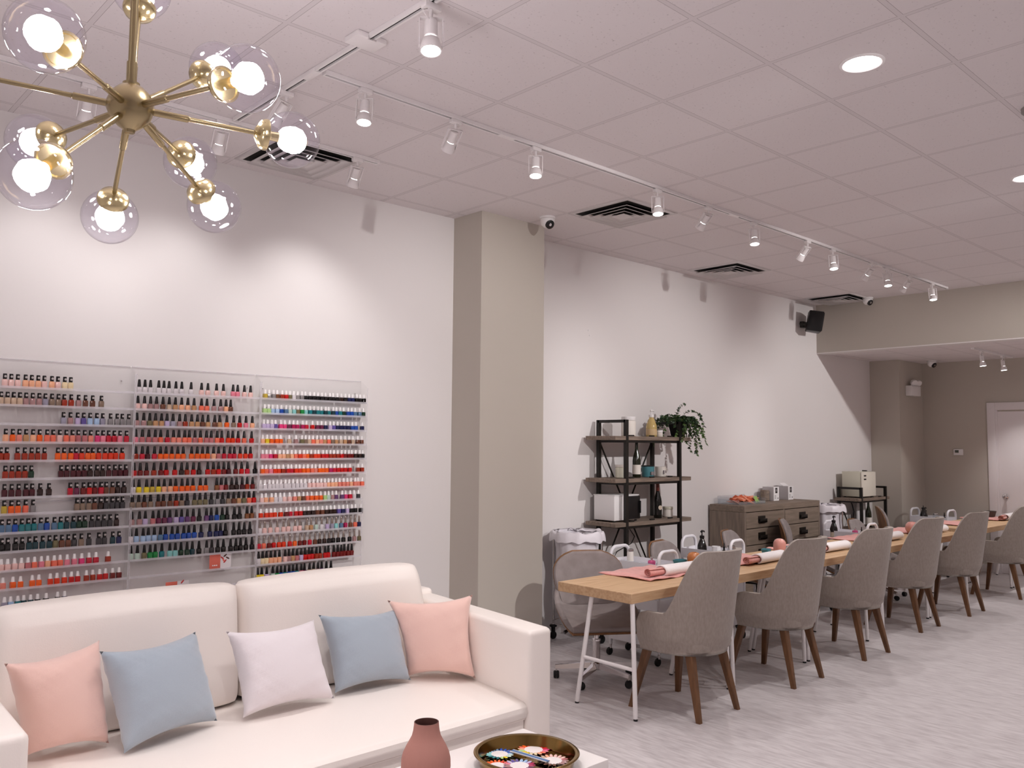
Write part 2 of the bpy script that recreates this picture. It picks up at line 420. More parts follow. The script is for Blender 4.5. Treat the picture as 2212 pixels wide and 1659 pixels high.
for x, y, lb in ((2.298, 4.472, 'square ceiling vent behind the right chandelier globe'), (4.738, 3.859, 'square ceiling vent beside the big grey column'),
                 (7.178, 4.472, 'square ceiling vent over the wooden dresser wall'), (9.56, 4.472, 'square ceiling vent touching the grey header above the speaker')):
    vent(x, y, lb)

def dome(x, y, z, d, label):
    t = thing('security_camera', label, 'camera', (x, y, z), 0, 'white turret security cameras')
    MB().lathe([(0, 0), (.062, 0), (.062, -.012), (.056, -.016)], 28).build('mount_ring', MATS['white_plastic'], t)
    MB().lathe([(.056, -.018), (.057, -.03), (.05, -.062), (.03, -.083), (0, -.09)], 28).build('camera_body', MATS['white_plastic'], t)
    A = mv(0, 0, -.045) @ aim(d)
    MB().lathe([(.036, -.02), (.036, -.047), (.030, -.051), (0, -.051)], 24, M=A).build('lens_face', MATS['black_plastic'], t)
    MB().lathe([(.011, -.05), (.011, -.054), (0, -.055)], 14, M=A).build('lens', MATS['chrome'], t)
dome(4.715, 4.66, CZ, (-.25, -.9, -.55), 'white dome security camera at the top of the grey column')
dome(10.05, 4.5, CZ, (-.3, -.9, -.5), 'white dome security camera where the ceiling meets the header')
dome(12.1, 4.55, SZ, (-.3, -.9, -.5), 'white dome security camera under the low back ceiling')
t = thing('smoke_detector', 'grey round detector at the right edge of the ceiling', 'detector', (4.99, 1.31, CZ))
MB().lathe([(0, 0), (.075, 0), (.075, -.02), (.06, -.035), (0, -.04)], 28).build('detector_body', pm('detector_grey', '#8d8886', .6), t)
MB().lathe([(.03, -.036), (.03, -.044), (0, -.046)], 20).build('detector_cap', MATS['white_plastic'], t)

# loudspeaker on the left wall
t = thing('loudspeaker', 'black loudspeaker bracketed high on the wall before the header', 'speaker', (9.75, 5.03, 3.17), math.radians(35))
m = MB(); m.quadprism([(-.11, -.085), (.11, -.085), (.085, .085), (-.085, .085)], -.125, .125, b=.012)
bmesh.ops.transform(m.bm, matrix=rot('X', 10), verts=m.bm.verts[:]); m.build('cabinet', MATS['black_plastic'], t)
m = MB(); m.box(-.098, .098, -.092, -.084, -.112, .112, b=.006); bmesh.ops.transform(m.bm, matrix=rot('X', 10), verts=m.bm.verts[:]); m.build('grille', MATS['matte_black'], t)
MB().tube([(0, .07, -.02), (.03, .17, -.02)], .014, 10).build('bracket', MATS['black_metal'], t)
MB().box(-.02, .09, .14, .185, -.055, .02, M=rot('Z', -35), b=.004).build('wall_plate', MATS['black_metal'], t)

# emergency light, thermostat, wall anchor marks
t = thing('emergency_light', 'white emergency light box with lamp head on the dark corner', 'emergency light', (12.02, 4.82, 2.35))
MB().box(-.15, .15, -.09, -.001, 0, .14, b=.008).build('battery_box', MATS['white_plastic'], t)
for sx in (-.04, .1):
    MB().tube([(sx, -.05, .138), (sx, -.05, .165)], .01, 8).build('lamp_neck', MATS['white_plastic'], t)
    MB().lathe([(.02, .03), (.045, 0), (.05, -.03), (.047, -.034), (0, -.034)], 20, M=mv(sx+.01, -.06, .19) @ rot('X', -50) @ rot('Y', 25)).build('lamp_head', MATS['white_plastic'], t)
t = thing('thermostat', 'small white thermostat on the back wall left of the door', 'thermostat', (BX, 4.36, 1.585))
MB().box(-.026, -.001, -.062, .062, -.042, .042, b=.006).build('housing', MATS['white_plastic'], t)
MB().box(-.028, -.025, -.008, .04, -.008, .028).build('display', pm('lcd_grey', '#4d5248', .3), t)
for i, (x, z) in enumerate(((5.822, 2.70), (5.838, 2.655))):
    tag(MB().sphere((x, WY-.003, z), .008, 10, 6).build('wall_anchor', MATS['white_plastic']), 'small white screw anchor left high in the bare wall', 'wall anchor', 'wall anchors')
# ------------------------------------------------------------------ chandelier
HUB = V((.701, 2.144, 2.47))
t = thing('chandelier', 'brass sputnik chandelier with clear glass globes hanging in the corner', 'chandelier', HUB)
br = MATS['brass']
m = MB(); m.lathe([(0, -.066), (.012, -.064), (.014, -.057), (.028, -.048), (.046, -.03), (.055, -.006), (.055, .01), (.046, .034), (.03, .05), (.02, .056), (.02, .062), (0, .064)], 36)
m.build('hub', br, t)
m = MB(); m.tube([(0, 0, .056), (0, 0, CZ - HUB.z - .02)], .0095, 14); m.tube([(0, 0, .06), (0, 0, .115)], .0125, 14); m.build('stem', br, t)
MB().lathe([(.06, CZ - HUB.z - .001), (.06, CZ - HUB.z - .02), (.012, CZ - HUB.z - .03)], 28).build('ceiling_canopy', br, t)
for v in ((-.266, -.299, -.013), (.282, .156, .237), (.121, -.381, -.01), (.39, -.091, -.006), (.271, .294, -.004), (.31, .207, -.146),
          (.069, .342, -.196), (-.116, .382, -.018), (-.245, -.175, -.264), (.057, .127, .375), (-.375, .265, .075)):
    v = V(v); L_ = v.length; A = v.to_track_quat('Z', 'Y').to_matrix().to_4x4()
    a = MB(); p0 = .05
    a.lathe([(.009, p0 - .01), (.009, .135), (.0068, .137), (.0062, .14), (.0062, L_ - .092)], 12, M=A)
    arm = a.build('arm', br, t)
    MB().lathe([(.006, L_ - .1), (.014, L_ - .098), (.036, L_ - .085), (.041, L_ - .074), (.041, L_ - .066), (.036, L_ - .066), (.034, L_ - .07), (.012, L_ - .07), (.013, L_ - .036), (.01, L_ - .034)], 26, M=A, cap1=True).build('globe_cup', MATS['bright_brass'], t)
    g = MB(); n = 16; a0 = .5
    g.lathe([(.075*math.sin(a0 + (PI - a0)*i/n), L_ - .075*math.cos(a0 + (PI - a0)*i/n)) for i in range(n+1)], 32, M=A, cap0=False)
    g.build('glass_globe', MATS['globe_glass'], t, sharp=180)
    b = MB(); b.lathe([(.01, L_ - .036), (.014, L_ - .03), (.029, L_ - .014), (.036, L_ + .004), (.031, L_ + .024), (.017, L_ + .036), (0, L_ + .04)], 18, M=A)  # bulb shape enlarged to stand in for the glare round it
    b.build('light_bulb', MATS['bulb_glow'], t)

# ------------------------------------------------------------------ clear polish racks on the wall
ROWZ = [1.925, 1.828, 1.728, 1.630, 1.531, 1.434, 1.336, 1.249, 1.150, 1.051, .952, .855, .752]
RX = {'L': (.985, 1.767), 'M': (1.775, 2.553), 'R': (2.561, 3.372)}
RN = {'L': 'left', 'M': 'middle', 'R': 'right'}
BY = 5.163
def rack(k, upper):
    x0, x1 = RX[k]; z0, z1 = (1.322, 2.087) if upper else (.655, 1.312)
    if not upper and k == 'R': x1 = 3.345
    t = thing('polish_rack', f"clear acrylic {'upper' if upper else 'lower'} shelf rack of the {RN[k]} polish column on the wall", 'rack', ((x0+x1)/2, WY, z0), 0, 'acrylic polish racks')
    hx = (x1 - x0)/2; y0, y1 = -.092, -.002; ac, ed = MATS['acrylic'], MATS['acrylic_edge']
    MB().box(-hx, hx, y1-.003, y1, 0, z1-z0).build('back_panel', ac, t)
    for sx in (-1, 1):
        MB().quadprism([(sx*hx-.002, y0), (sx*hx+.002, y0), (sx*hx+.002, y1-.003), (sx*hx-.002, y1-.003)], 0, z1-z0, ztop=[z1-z0-.05, z1-z0-.05, z1-z0, z1-z0]).build('side_panel', ac, t)
        MB().box(sx*hx-.0025, sx*hx+.0025, y0-.002, y0, 0, z1-z0-.05).build('panel_edge', ed, t)
    MB().box(-hx, hx, y1-.004, y1+.0005, z1-z0-.003, z1-z0).build('top_edge', ed, t)
    zs = [z for i, z in enumerate(ROWZ) if (i < 7) == upper]
    for z in zs:
        m = MB(); m.box(-hx+.003, hx-.003, y0+.002, y1-.004, z-z0-.0035, z-z0-.0005); sh = m.build('shelf', ac, t)
        MB().box(-hx+.003, hx-.003, y0-.001, y0+.002, z-z0-.0035, z-z0+.01).build('shelf_lip', ed, sh)
    for sx in (-1, 1):
        for z in (.03, z1-z0-.09): MB().lathe([(0, 0), (.005, .0), (.004, .003), (0, .004)], 10, M=mv(sx*(hx-.05), y1-.0035, z) @ rot('X', 90)).build('screw', MATS['chrome'], t)
    return t
for k in 'LMR':
    rack(k, True); rack(k, False)

# ------------------------------------------------------------------ nail polish
CLR = dict(w=('clear', '#d9d3d6'), p=('blush', '#eec4bd'), P=('pink', '#e57f92'), h=('fuchsia', '#dd3576'), c=('crimson', '#c0122f'), C=('coral', '#ee6f55'),
  s=('salmon', '#e58573'), e=('peach', '#f1b08a'), E=('cream', '#ecd7ad'), y=('yellow', '#e6cb28'), Y=('mustard', '#c0a53c'), o=('orange', '#ef5f17'),
  O=('vermilion', '#da330f'), r=('red', '#c20d10'), R=('maroon', '#6e0c0c'), k=('brick', '#9c2c12'), b=('brown', '#6a3d2b'), B=('espresso', '#2c1712'),
  t=('tan', '#be8f64'), T=('taupe', '#85705f'), m=('mauve', '#a8807f'), M=('plum', '#6a2244'), n=('magenta', '#ae1452'), l=('lilac', '#bfaed2'),
  v=('violet', '#5f4f98'), V=('purple', '#643c6c'), i=('navy', '#161d4c'), u=('blue', '#174aa4'), U=('powder-blue', '#a6c2e2'), q=('steel-blue', '#567796'),
  a=('aqua', '#8acbc8'), j=('teal', '#17757c'), J=('petrol', '#093740'), g=('green', '#17863f'), G=('forest-green', '#113423'), f=('lime', '#b2d68c'),
  F=('mint', '#bcd3c6'), d=('grey', '#868283'), D=('charcoal', '#363437'), K=('black', '#0f0c0e'), z=('silver', '#b3afae'), x=('copper', '#96603e'),
  N=('rose', '#bd6d70'), W=('wine', '#470f1a'), L=('olive', '#72694a'), H=('beige', '#c9ae95'), S=('lavender-grey', '#9a96a8'))
for a, (w, h) in CLR.items(): pm('polish_' + w, h, .12, spec=.6, coat=.5, metal=.6 if a in 'zx' else 0.)
pm('cap_black', '#130f10', .3); pm('cap_white', '#f1eeee', .35); pm('cap_silver', '#b9aca4', .22, 1.); pm('cap_badge', '#b9b2b0', .4)
def sq(m, prof, rx, n=20, e=4.):
    """rounded-square lathe: prof [(scale, z)]"""
    def fn(u, v):
        a = 2*PI*u; c, s_ = math.cos(a), math.sin(a); k = (abs(c)**e + abs(s_)**e) ** (-1/e); r, z = prof[round(v*(len(prof)-1))]
        return V((rx[0]*r*k*c, rx[1]*r*k*s_, z))
    R = m.grid(fn, n, len(prof), cu=True)
    m.bm.faces.new([r[0] for r in R][::-1]); m.bm.faces.new([r[-1] for r in R])
    return m
def proto_mesh(mb, nm, mats):
    o = mb.build(nm, None); me = o.data; bpy.data.objects.remove(o)
    for q in mats: me.materials.append(MATS[q])
    return me
BODY = {}; CAP = {}
BODY['r'] = sq(MB(), [(.86, 0), (.95, .003), (1, .035), (.9, .044), (.4, .047)], (.0142, .0115))
BODY['b'] = sq(MB(), [(.84, 0), (.9, .003), (1, .03), (.92, .038), (.4, .042)], (.0152, .0125), e=3.)
BODY['w'] = sq(MB(), [(.97, 0), (1, .002), (1, .032), (.93, .036), (.45, .038)], (.0134, .0134), e=7.)
BODY['s'] = sq(MB(), [(.86, 0), (.95, .003), (1, .03), (.9, .037), (.4, .04)], (.0142, .0125), e=3.)
c = MB(); c.lathe([(.0092, .0465), (.0098, .05), (.0098, .072), (.0088, .0755), (0, .076)], 14)
for f in c.bm.faces: f.material_index = 0
k0 = len(c.bm.faces); c.lathe([(0, 0), (.0062, 0), (.006, .0012), (0, .0014)], 12, M=mv(.0016, -.0098, .0605) @ rot('X', 90))
c.bm.faces.ensure_lookup_table()
for f in c.bm.faces[k0:]: f.material_index = 1
CAP['r'] = (c, ('cap_black', 'cap_badge'))
CAP['b'] = (MB().lathe([(.0098, .0415), (.01, .044), (.0066, .082), (.0055, .085), (0, .0853)], 14), ('cap_black',))
CAP['w'] = (MB().lathe([(.0098, .0375), (.0092, .041), (.0068, .062), (.0058, .064), (0, .0643)], 14), ('cap_white',))
CAP['s'] = (MB().lathe([(.0072, .0395), (.0074, .043), (.006, .078), (.005, .081), (0, .0812)], 12), ('cap_silver',))
BASE = {}
for k in 'rbws':
    o = BODY[k].build('polish_body', None); BASE[k] = o.data; bpy.data.objects.remove(o)
    o = CAP[k][0].build('cap', None)
    for q in CAP[k][1]: o.data.materials.append(MATS[q])
    CAP[k] = o
BM = {}
def polish_mesh(k, c):
    if (k, c) not in BM:
        me = BASE[k].copy(); me.name = 'polish_' + CLR[c][0]; me.materials.append(MATS['polish_' + CLR[c][0]]); BM[k, c] = me
    return BM[k, c]
NAMES = dict(r=('badge_capped_polish', 'badge'), b=('black_capped_polish', 'black'), w=('white_capped_polish', 'white'), s=('silver_capped_polish', 'silver'))
first = {k: True for k in 'rbws'}
# one entry per shelf row: rack, row from the top, cap kind, places along the wall in millimetres, colours by their order in CLR
DATA = (
    ('L', 1, 'r', (1104, 1135, 1166, 1202, 1232, 1264, 1295, 1332, 1364, 1399, 1431), (1, 1, 1, 7, 7, 7, 1, 7, 1, 8, 8)),
    ('L', 2, 'r', (1092, 1119, 1150, 1179, 1210, 1242, 1273, 1305, 1337, 1370, 1401, 1435, 1474, 1511, 1550, 1595), (45, 45, 45, 45, 20, 20, 20, 46, 19, 19, 15, 15, 20, 16, 16, 19)),
    ('L', 3, 'r', (1399, 1434, 1474, 1506, 1539, 1575, 1608, 1649, 1684, 1714, 1751), (46, 20, 23, 24, 28, 28, 46, 37, 37, 37, 37)),
    ('L', 4, 'r', (1121, 1153, 1185, 1217, 1251, 1284, 1320, 1352, 1386, 1418, 1450, 1482, 1513, 1545, 1582, 1608, 1642, 1675, 1705, 1742), (7, 11, 6, 18, 7, 11, 5, 5, 1, 5, 6, 42, 42, 6, 3, 2, 4, 4, 2, 4)),
    ('L', 5, 'r', (1103, 1126, 1181, 1215, 1248, 1279, 1312, 1378, 1410, 1444, 1472, 1502, 1534, 1562, 1593, 1625, 1656, 1686, 1719), (15, 15, 15, 15, 15, 15, 15, 11, 11, 11, 4, 12, 11, 11, 12, 12, 12, 12, 12)),
    ('L', 6, 'r', (1128, 1159, 1190, 1222, 1251, 1398, 1429, 1461, 1490, 1521, 1552, 1586, 1617, 1649, 1683, 1715, 1746), (15, 15, 15, 15, 34, 43, 43, 43, 43, 43, 17, 17, 17, 43, 43, 43, 43)),
    ('L', 7, 'r', (1129, 1161, 1194, 1231, 1261, 1300, 1342, 1452, 1484, 1518, 1550, 1582, 1613, 1641, 1673, 1706, 1737), (43, 43, 43, 43, 43, 17, 17, 4, 21, 14, 13, 14, 4, 16, 16, 17, 17)),
    ('L', 8, 'r', (1132, 1164, 1196, 1234, 1268, 1489, 1520, 1551, 1581, 1613, 1642, 1676, 1704, 1733), (10, 11, 11, 5, 37, 19, 19, 19, 16, 17, 38, 38, 38, 38)),
    ('L', 9, 'r', (1124, 1156, 1187, 1217, 1248, 1278, 1310, 1341, 1377, 1409, 1441, 1475, 1506, 1534, 1571, 1604, 1636, 1670, 1706), (29, 29, 27, 31, 31, 31, 29, 27, 29, 31, 32, 32, 34, 34, 38, 38, 38, 38, 17)),
    ('L', 10, 'r', (1128, 1157, 1192, 1223, 1257, 1289, 1323, 1358, 1389, 1419, 1452, 1485, 1519, 1560, 1611, 1644, 1688, 1720), (39, 39, 39, 39, 32, 32, 32, 32, 44, 16, 16, 38, 19, 38, 38, 38, 32, 26)),
    ('L', 11, 'w', (1131, 1155, 1194, 1225, 1256, 1288, 1322, 1354, 1385, 1416, 1450, 1489, 1525, 1565, 1600, 1665), (1, 1, 1, 1, 42, 5, 2, 7, 5, 5, 2, 2, 3, 4, 4, 15)),
    ('L', 12, 'w', (1143, 1190, 1225, 1282, 1313, 1369, 1403, 1442, 1477, 1509, 1554, 1589, 1624, 1658, 1696, 1730), (6, 11, 11, 11, 11, 12, 12, 12, 13, 13, 15, 15, 13, 13, 14, 14)),
    ('L', 13, 'w', (1154, 1184, 1217, 1245, 1278, 1311, 1353, 1411, 1445), (46, 28, 31, 32, 32, 39, 39, 39, 26)),
    ('M', 1, 'b', (1804, 1835, 1867, 1915, 1946, 1980, 2018, 2054, 2110, 2178, 2217, 2272, 2317, 2381, 2413, 2460, 2503), (0, 0, 0, 0, 0, 0, 0, 0, 0, 1, 1, 1, 1, 2, 2, 1, 1)),
    ('M', 2, 'b', (1799, 1836, 1874, 1908, 1943, 1984, 2021, 2056, 2096, 2136, 2182, 2217, 2260, 2303, 2338, 2371), (1, 1, 20, 20, 16, 45, 18, 7, 7, 18, 5, 5, 20, 20, 7, 16)),
    ('M', 3, 'b', (1797, 1836, 1872, 1905, 1941, 1974, 2007, 2050, 2085, 2123, 2159, 2194, 2227, 2268, 2303, 2349, 2392, 2435, 2478, 2520), (20, 20, 44, 18, 18, 23, 46, 20, 15, 18, 18, 16, 18, 16, 18, 11, 19, 13, 2, 7)),
    ('M', 4, 'b', (1794, 1833, 1871, 1904, 1940, 1979, 2014, 2047, 2082, 2114, 2149, 2184, 2219, 2250, 2286, 2318, 2359, 2390, 2424, 2469, 2521), (2, 42, 42, 42, 5, 4, 6, 6, 5, 5, 42, 5, 42, 42, 5, 13, 12, 12, 13, 5, 13)),
    ('M', 5, 'b', (1800, 1834, 1868, 1905, 1940, 1972, 2008, 2044, 2078, 2129, 2167, 2199, 2233, 2270, 2302, 2339, 2375, 2407, 2444, 2479, 2517), (15, 4, 43, 4, 11, 11, 11, 11, 11, 11, 11, 11, 11, 7, 42, 4, 4, 4, 12, 12, 13)),
    ('M', 6, 'b', (1793, 1827, 1862, 1905, 1947, 1981, 2030, 2070, 2104, 2143, 2180, 2236, 2271, 2304, 2337, 2372, 2417, 2459, 2494, 2548), (13, 14, 14, 15, 14, 13, 13, 17, 15, 13, 17, 13, 15, 13, 14, 43, 14, 13, 4, 39)),
    ('M', 7, 'b', (1792, 1825, 1865, 1902, 1938, 1970, 2009, 2042, 2076, 2111, 2147, 2192, 2225, 2294, 2324, 2357, 2392, 2427, 2462, 2498, 2534), (0, 9, 9, 10, 9, 7, 7, 11, 11, 11, 11, 11, 11, 41, 42, 14, 17, 17, 43, 15, 14)),
    ('M', 8, 'b', (1790, 1824, 1859, 1895, 1937, 1971, 2008, 2045, 2078, 2113, 2157, 2191, 2227, 2265, 2303, 2340, 2376, 2409, 2443, 2479, 2512, 2547), (19, 19, 16, 19, 16, 16, 16, 15, 19, 38, 44, 44, 44, 38, 37, 38, 19, 16, 18, 44, 5, 13)),
    ('M', 9, 'b', (1789, 1832, 1865, 1909, 1946, 1980, 2013, 2048, 2083, 2118, 2153, 2189, 2236, 2269, 2305, 2338, 2371, 2416, 2451, 2501, 2537), (20, 20, 23, 42, 21, 21, 25, 23, 24, 25, 21, 39, 25, 26, 27, 34, 39, 39, 39, 41, 41)),
    ('M', 10, 'b', (1787, 1821, 1856, 1890, 1924, 1958, 1991, 2027, 2060, 2096, 2131, 2166, 2204, 2264, 2301, 2329, 2364, 2418, 2454, 2488, 2524), (0, 28, 28, 28, 28, 29, 27, 27, 27, 27, 27, 27, 26, 26, 26, 26, 39, 39, 39, 39, 39)),
    ('M', 11, 'b', (1793, 1828, 1867, 1900, 1931, 1972, 2017, 2049, 2086, 2121, 2155, 2197, 2245, 2279, 2316, 2353, 2398, 2433, 2466, 2501, 2542), (36, 36, 44, 33, 33, 31, 30, 30, 34, 34, 32, 39, 37, 38, 39, 39, 39, 39, 39, 39, 39)),
    ('R', 1, 'w', (2606, 2630, 2659, 2691, 2722, 2752, 2784, 2812, 2839, 2868, 2899, 2933, 2959, 2990, 3022, 3052, 3084, 3111, 3144, 3179, 3207, 3240, 3271, 3302, 3330, 3363), (10, 40, 40, 41, 15, 13, 44, 0, 40, 40, 39, 39, 39, 39, 39, 39, 39, 39, 39, 17, 39, 26, 26, 39, 39, 39)),
    ('R', 2, 'w', (2602, 2628, 2660, 2691, 2723, 2753, 2783, 2813, 2843, 2871, 2902, 2933, 2964, 2993, 3022, 3052, 3081, 3114, 3141, 3171, 3202, 3238, 3263, 3289, 3329, 3364), (35, 35, 28, 28, 27, 29, 36, 30, 44, 33, 30, 31, 32, 31, 31, 32, 31, 32, 27, 31, 34, 27, 27, 29, 29, 34)),
    ('R', 3, 'w', (2598, 2625, 2655, 2684, 2718, 2751, 2785, 2813, 2843, 2881, 2909, 2955, 2991, 3025, 3059, 3093, 3121, 3149, 3179, 3207, 3239, 3273, 3302, 3354), (23, 23, 23, 24, 3, 3, 21, 22, 22, 22, 4, 13, 21, 21, 26, 23, 24, 26, 26, 26, 26, 27, 27, 26)),
    ('R', 4, 'w', (2597, 2628, 2658, 2693, 2723, 2788, 2837, 2877, 2908, 2936, 2965, 2994, 3023, 3052, 3082, 3112, 3144, 3179, 3212, 3248, 3281, 3320, 3349), (7, 9, 11, 11, 11, 45, 20, 44, 19, 45, 5, 7, 6, 18, 5, 19, 18, 45, 18, 16, 45, 16, 16)),
    ('R', 5, 'w', (2598, 2624, 2656, 2686, 2718, 2749, 2777, 2807, 2833, 2866, 2894, 2922, 2951, 2980, 3008, 3040, 3067, 3099, 3129, 3159, 3187, 3217, 3245, 3273, 3304, 3333, 3363), (2, 2, 3, 4, 7, 7, 18, 7, 5, 12, 5, 11, 15, 12, 12, 13, 13, 15, 15, 15, 13, 14, 14, 14, 17, 17, 39)),
    ('R', 6, 'w', (2599, 2627, 2656, 2685, 2714, 2744, 2780, 2808, 2839, 2866, 2899, 2927, 2958, 2989, 3016, 3045, 3075, 3104, 3133, 3164, 3194, 3224, 3260, 3328, 3359), (11, 5, 2, 12, 12, 15, 13, 4, 12, 12, 11, 11, 5, 6, 11, 11, 11, 22, 4, 13, 13, 13, 13, 15, 15)),
    ('R', 7, 'w', (2591, 2622, 2649, 2677, 2706, 2733, 2764, 2792, 2823, 2852, 2883, 2911, 2944, 2973, 3003, 3032, 3060, 3090, 3119, 3150, 3180, 3208, 3240, 3273, 3303, 3327, 3361), (0, 0, 0, 0, 0, 0, 0, 0, 0, 0, 0, 0, 1, 1, 1, 1, 1, 7, 7, 7, 6, 6, 6, 7, 6, 6, 5)),
    ('R', 8, 'w', (2598, 2631, 2670, 2699, 2729, 2761, 2798, 2834, 2867, 2900, 2933, 2965, 2997, 3032, 3065, 3094, 3126, 3156, 3199, 3231, 3263, 3299, 3331), (1, 7, 7, 0, 0, 1, 1, 6, 18, 16, 5, 11, 11, 11, 35, 36, 20, 25, 25, 3, 4, 0, 38)),
    ('R', 9, 'w', (2595, 2635, 2666, 2696, 2736, 2776, 2809, 2850, 2882, 2913, 2945, 2977, 3013, 3047, 3080, 3113, 3144, 3177, 3209, 3246, 3280, 3314, 3354), (12, 12, 12, 12, 12, 14, 4, 13, 13, 17, 17, 17, 16, 16, 17, 17, 17, 24, 26, 23, 39, 39, 39)),
    ('R', 10, 's', (2596, 2625, 2668, 2713, 2760, 2796, 2845, 2883, 2931, 2963, 3007, 3047, 3088, 3125, 3159, 3199, 3236, 3276, 3311, 3345), (0, 1, 1, 1, 1, 1, 1, 1, 45, 18, 36, 0, 23, 46, 30, 29, 22, 16, 5, 26)),
    ('R', 11, 's', (2592, 2625, 2661, 2696, 2734, 2767, 2811, 2845, 2881, 2920, 2959, 2998, 3034, 3072, 3106, 3142, 3179, 3217, 3268, 3313, 3347), (4, 5, 14, 13, 12, 12, 13, 11, 14, 14, 4, 16, 17, 17, 39, 39, 39, 39, 39, 20, 44)),
    ('R', 12, 'b', (2591, 2613, 2643, 2676, 2704, 2737, 2777, 2805, 2832, 2861, 2896, 2922, 2951, 2975, 3001, 3037, 3077, 3104, 3147, 3176, 3203, 3232, 3255, 3288), (0, 8, 8, 7, 7, 7, 1, 20, 18, 42, 23, 13, 13, 13, 15, 15, 13, 13, 14, 14, 14, 14, 14, 14)),
    ('R', 13, 'b', (2590, 2617, 2650, 2693, 2718, 2751, 2777, 2811, 2841, 2870, 2895, 2923, 2960, 2995, 3024, 3056, 3088, 3125), (9, 9, 23, 36, 33, 27, 31, 27, 27, 31, 2, 21, 45, 45, 20, 25, 39, 39)),
)
CKEYS = list(CLR)
for rk, rn, cap, xs, cs in DATA:
    z = ROWZ[rn-1]; xs = [v/1000 for v in xs]; cs = [CKEYS[v] for v in cs]
    for i, (x, c) in enumerate(zip(xs, cs)):
        if i and x - xs[i-1] < .0285: x = xs[i] = xs[i-1] + .0285
        o = bpy.data.objects.new(NAMES[cap][0], polish_mesh(cap, c)); COL.objects.link(o)
        o.location = (x, BY + random.uniform(-.006, .006), z); o.rotation_euler = (0, 0, random.uniform(-.12, .12))
        cw = NAMES[cap][1]
        tag(o, f"{CLR[c][0]} polish with {cw} cap, {ORD[i]} from left in {ORD[rn-1]} row of {RN[rk]} rack", 'nail polish', f"{cw} capped nail polish on the wall racks")
        if first[cap]: p = CAP[cap]; first[cap] = False
        else: p = CAP[cap].copy(); COL.objects.link(p)
        p.parent = o
# two advertising cards lying on the empty shelves of the middle rack
pm('card_coral', '#e0705f', .5); pm('card_white', '#ece6e8', .5); pm('card_brown', '#4a2a24', .4); pm('card_red', '#c23a3e', .4)
def card(x, z, h, label):
    t = thing('swatch_card', label, 'card', (x, BY, z), 0, 'coral cards on the middle rack')
    MB().box(-.07, .0, -.002, 0, 0, h, b=.001).build('card_panel', MATS['card_coral'], t)
    MB().box(.0005, .07, -.0015, 0, 0, h).build('card_back', MATS['card_white'], t)
    for i, (px_, pz, a, q) in enumerate(((.012, .066, 40, 'card_red'), (.03, .08, -40, 'card_brown'), (.046, .064, 30, 'card_brown'), (.03, .045, -50, 'card_red'), (.02, .052, 60, 'card_coral'))):
        if pz < h: MB().sphere((0, 0, 0), .01, 12, 8, .6).build('nail_picture', MATS[q], t).matrix_local = mv(px_, -.0025, pz) @ rot('Y', a) @ Matrix.Diagonal((1.4, .12, .8, 1))
    for i in range(3): MB().box(-.052+.012*i, -.044+.012*i, -.0028, -.0021, .02, .027).build('print_mark', MATS['card_white'], t)
card(2.335, .855, .092, 'coral card with nail pictures on the empty shelf of the middle rack')
card(2.07, .755, .05, 'low coral card peeking over the sofa back on the middle rack')

# ------------------------------------------------------------------ sofa
SL = MATS['cream_leather']
t = thing('sofa', 'white leather sofa with two back cushions in front of the polish racks', 'sofa', (1.95, 3.8, 0))
def S(m, nm, **k):
    bmesh.ops.translate(m.bm, vec=(-1.95, -3.8, 0), verts=m.bm.verts[:]); return m.build(nm, SL, t, **k)
S(MB().quadprism([(3.058, 3.135), (3.225, 3.135), (3.36, 4.42), (3.2, 4.42)], .045, .7, b=.028, seg=4, ztop=[.7, .7, .712, .712]), 'armrest')
S(MB().quadprism([(.635, 3.135), (.796, 3.135), (.84, 4.42), (.68, 4.42)], .045, .7, b=.028, seg=4, ztop=[.7, .7, .712, .712]), 'armrest')
S(MB().quadprism([(.80, 3.17), (3.06, 3.17), (3.2, 4.42), (.845, 4.42)], .05, .27, b=.01), 'sofa_base')
S(MB().quadprism([(.70, 4.30), (3.35, 4.30), (3.36, 4.44), (.69, 4.44)], .06, .74, b=.03, seg=3), 'back_frame')
def seatfn():
    m = MB()
    def fn(u, v):
        x = .8 + (3.06 - .8)*u; y = 3.15 + 1.05*v; x += (y-3.15)*(.04 + .09*(u))
        z = .345 + .012*math.sin(PI*u)*math.sin(PI*v)
        return V((x, y, z))
    return m
m = MB(); prof = [(3.172, .262), (3.152, .272), (3.142, .30), (3.148, .325), (3.172, .342), (3.25, .349), (3.7, .353), (4.1, .345), (4.35, .34)]
def fn(u, v):
    k = v*(len(prof)-1); i = min(int(k), len(prof)-2); f = k - i
    y = prof[i][0]*(1-f) + prof[i+1][0]*f; z = prof[i][1]*(1-f) + prof[i+1][1]*f
    x = .797 + 2.262*u; x += (y-3.15)*(.035 + .08*u); z += .004*math.sin(u*9)*smooth(3.2, 3.5, y)
    return V((x, y, z))
m.grid(fn, 40, 33); S(m, 'seat_cushion', solid=.03, offset=-1)
pts = [(.8 + 2.26*i/30, 3.168, .262) for i in range(31)]
S(MB().tube(pts, .005, 8), 'seat_piping')
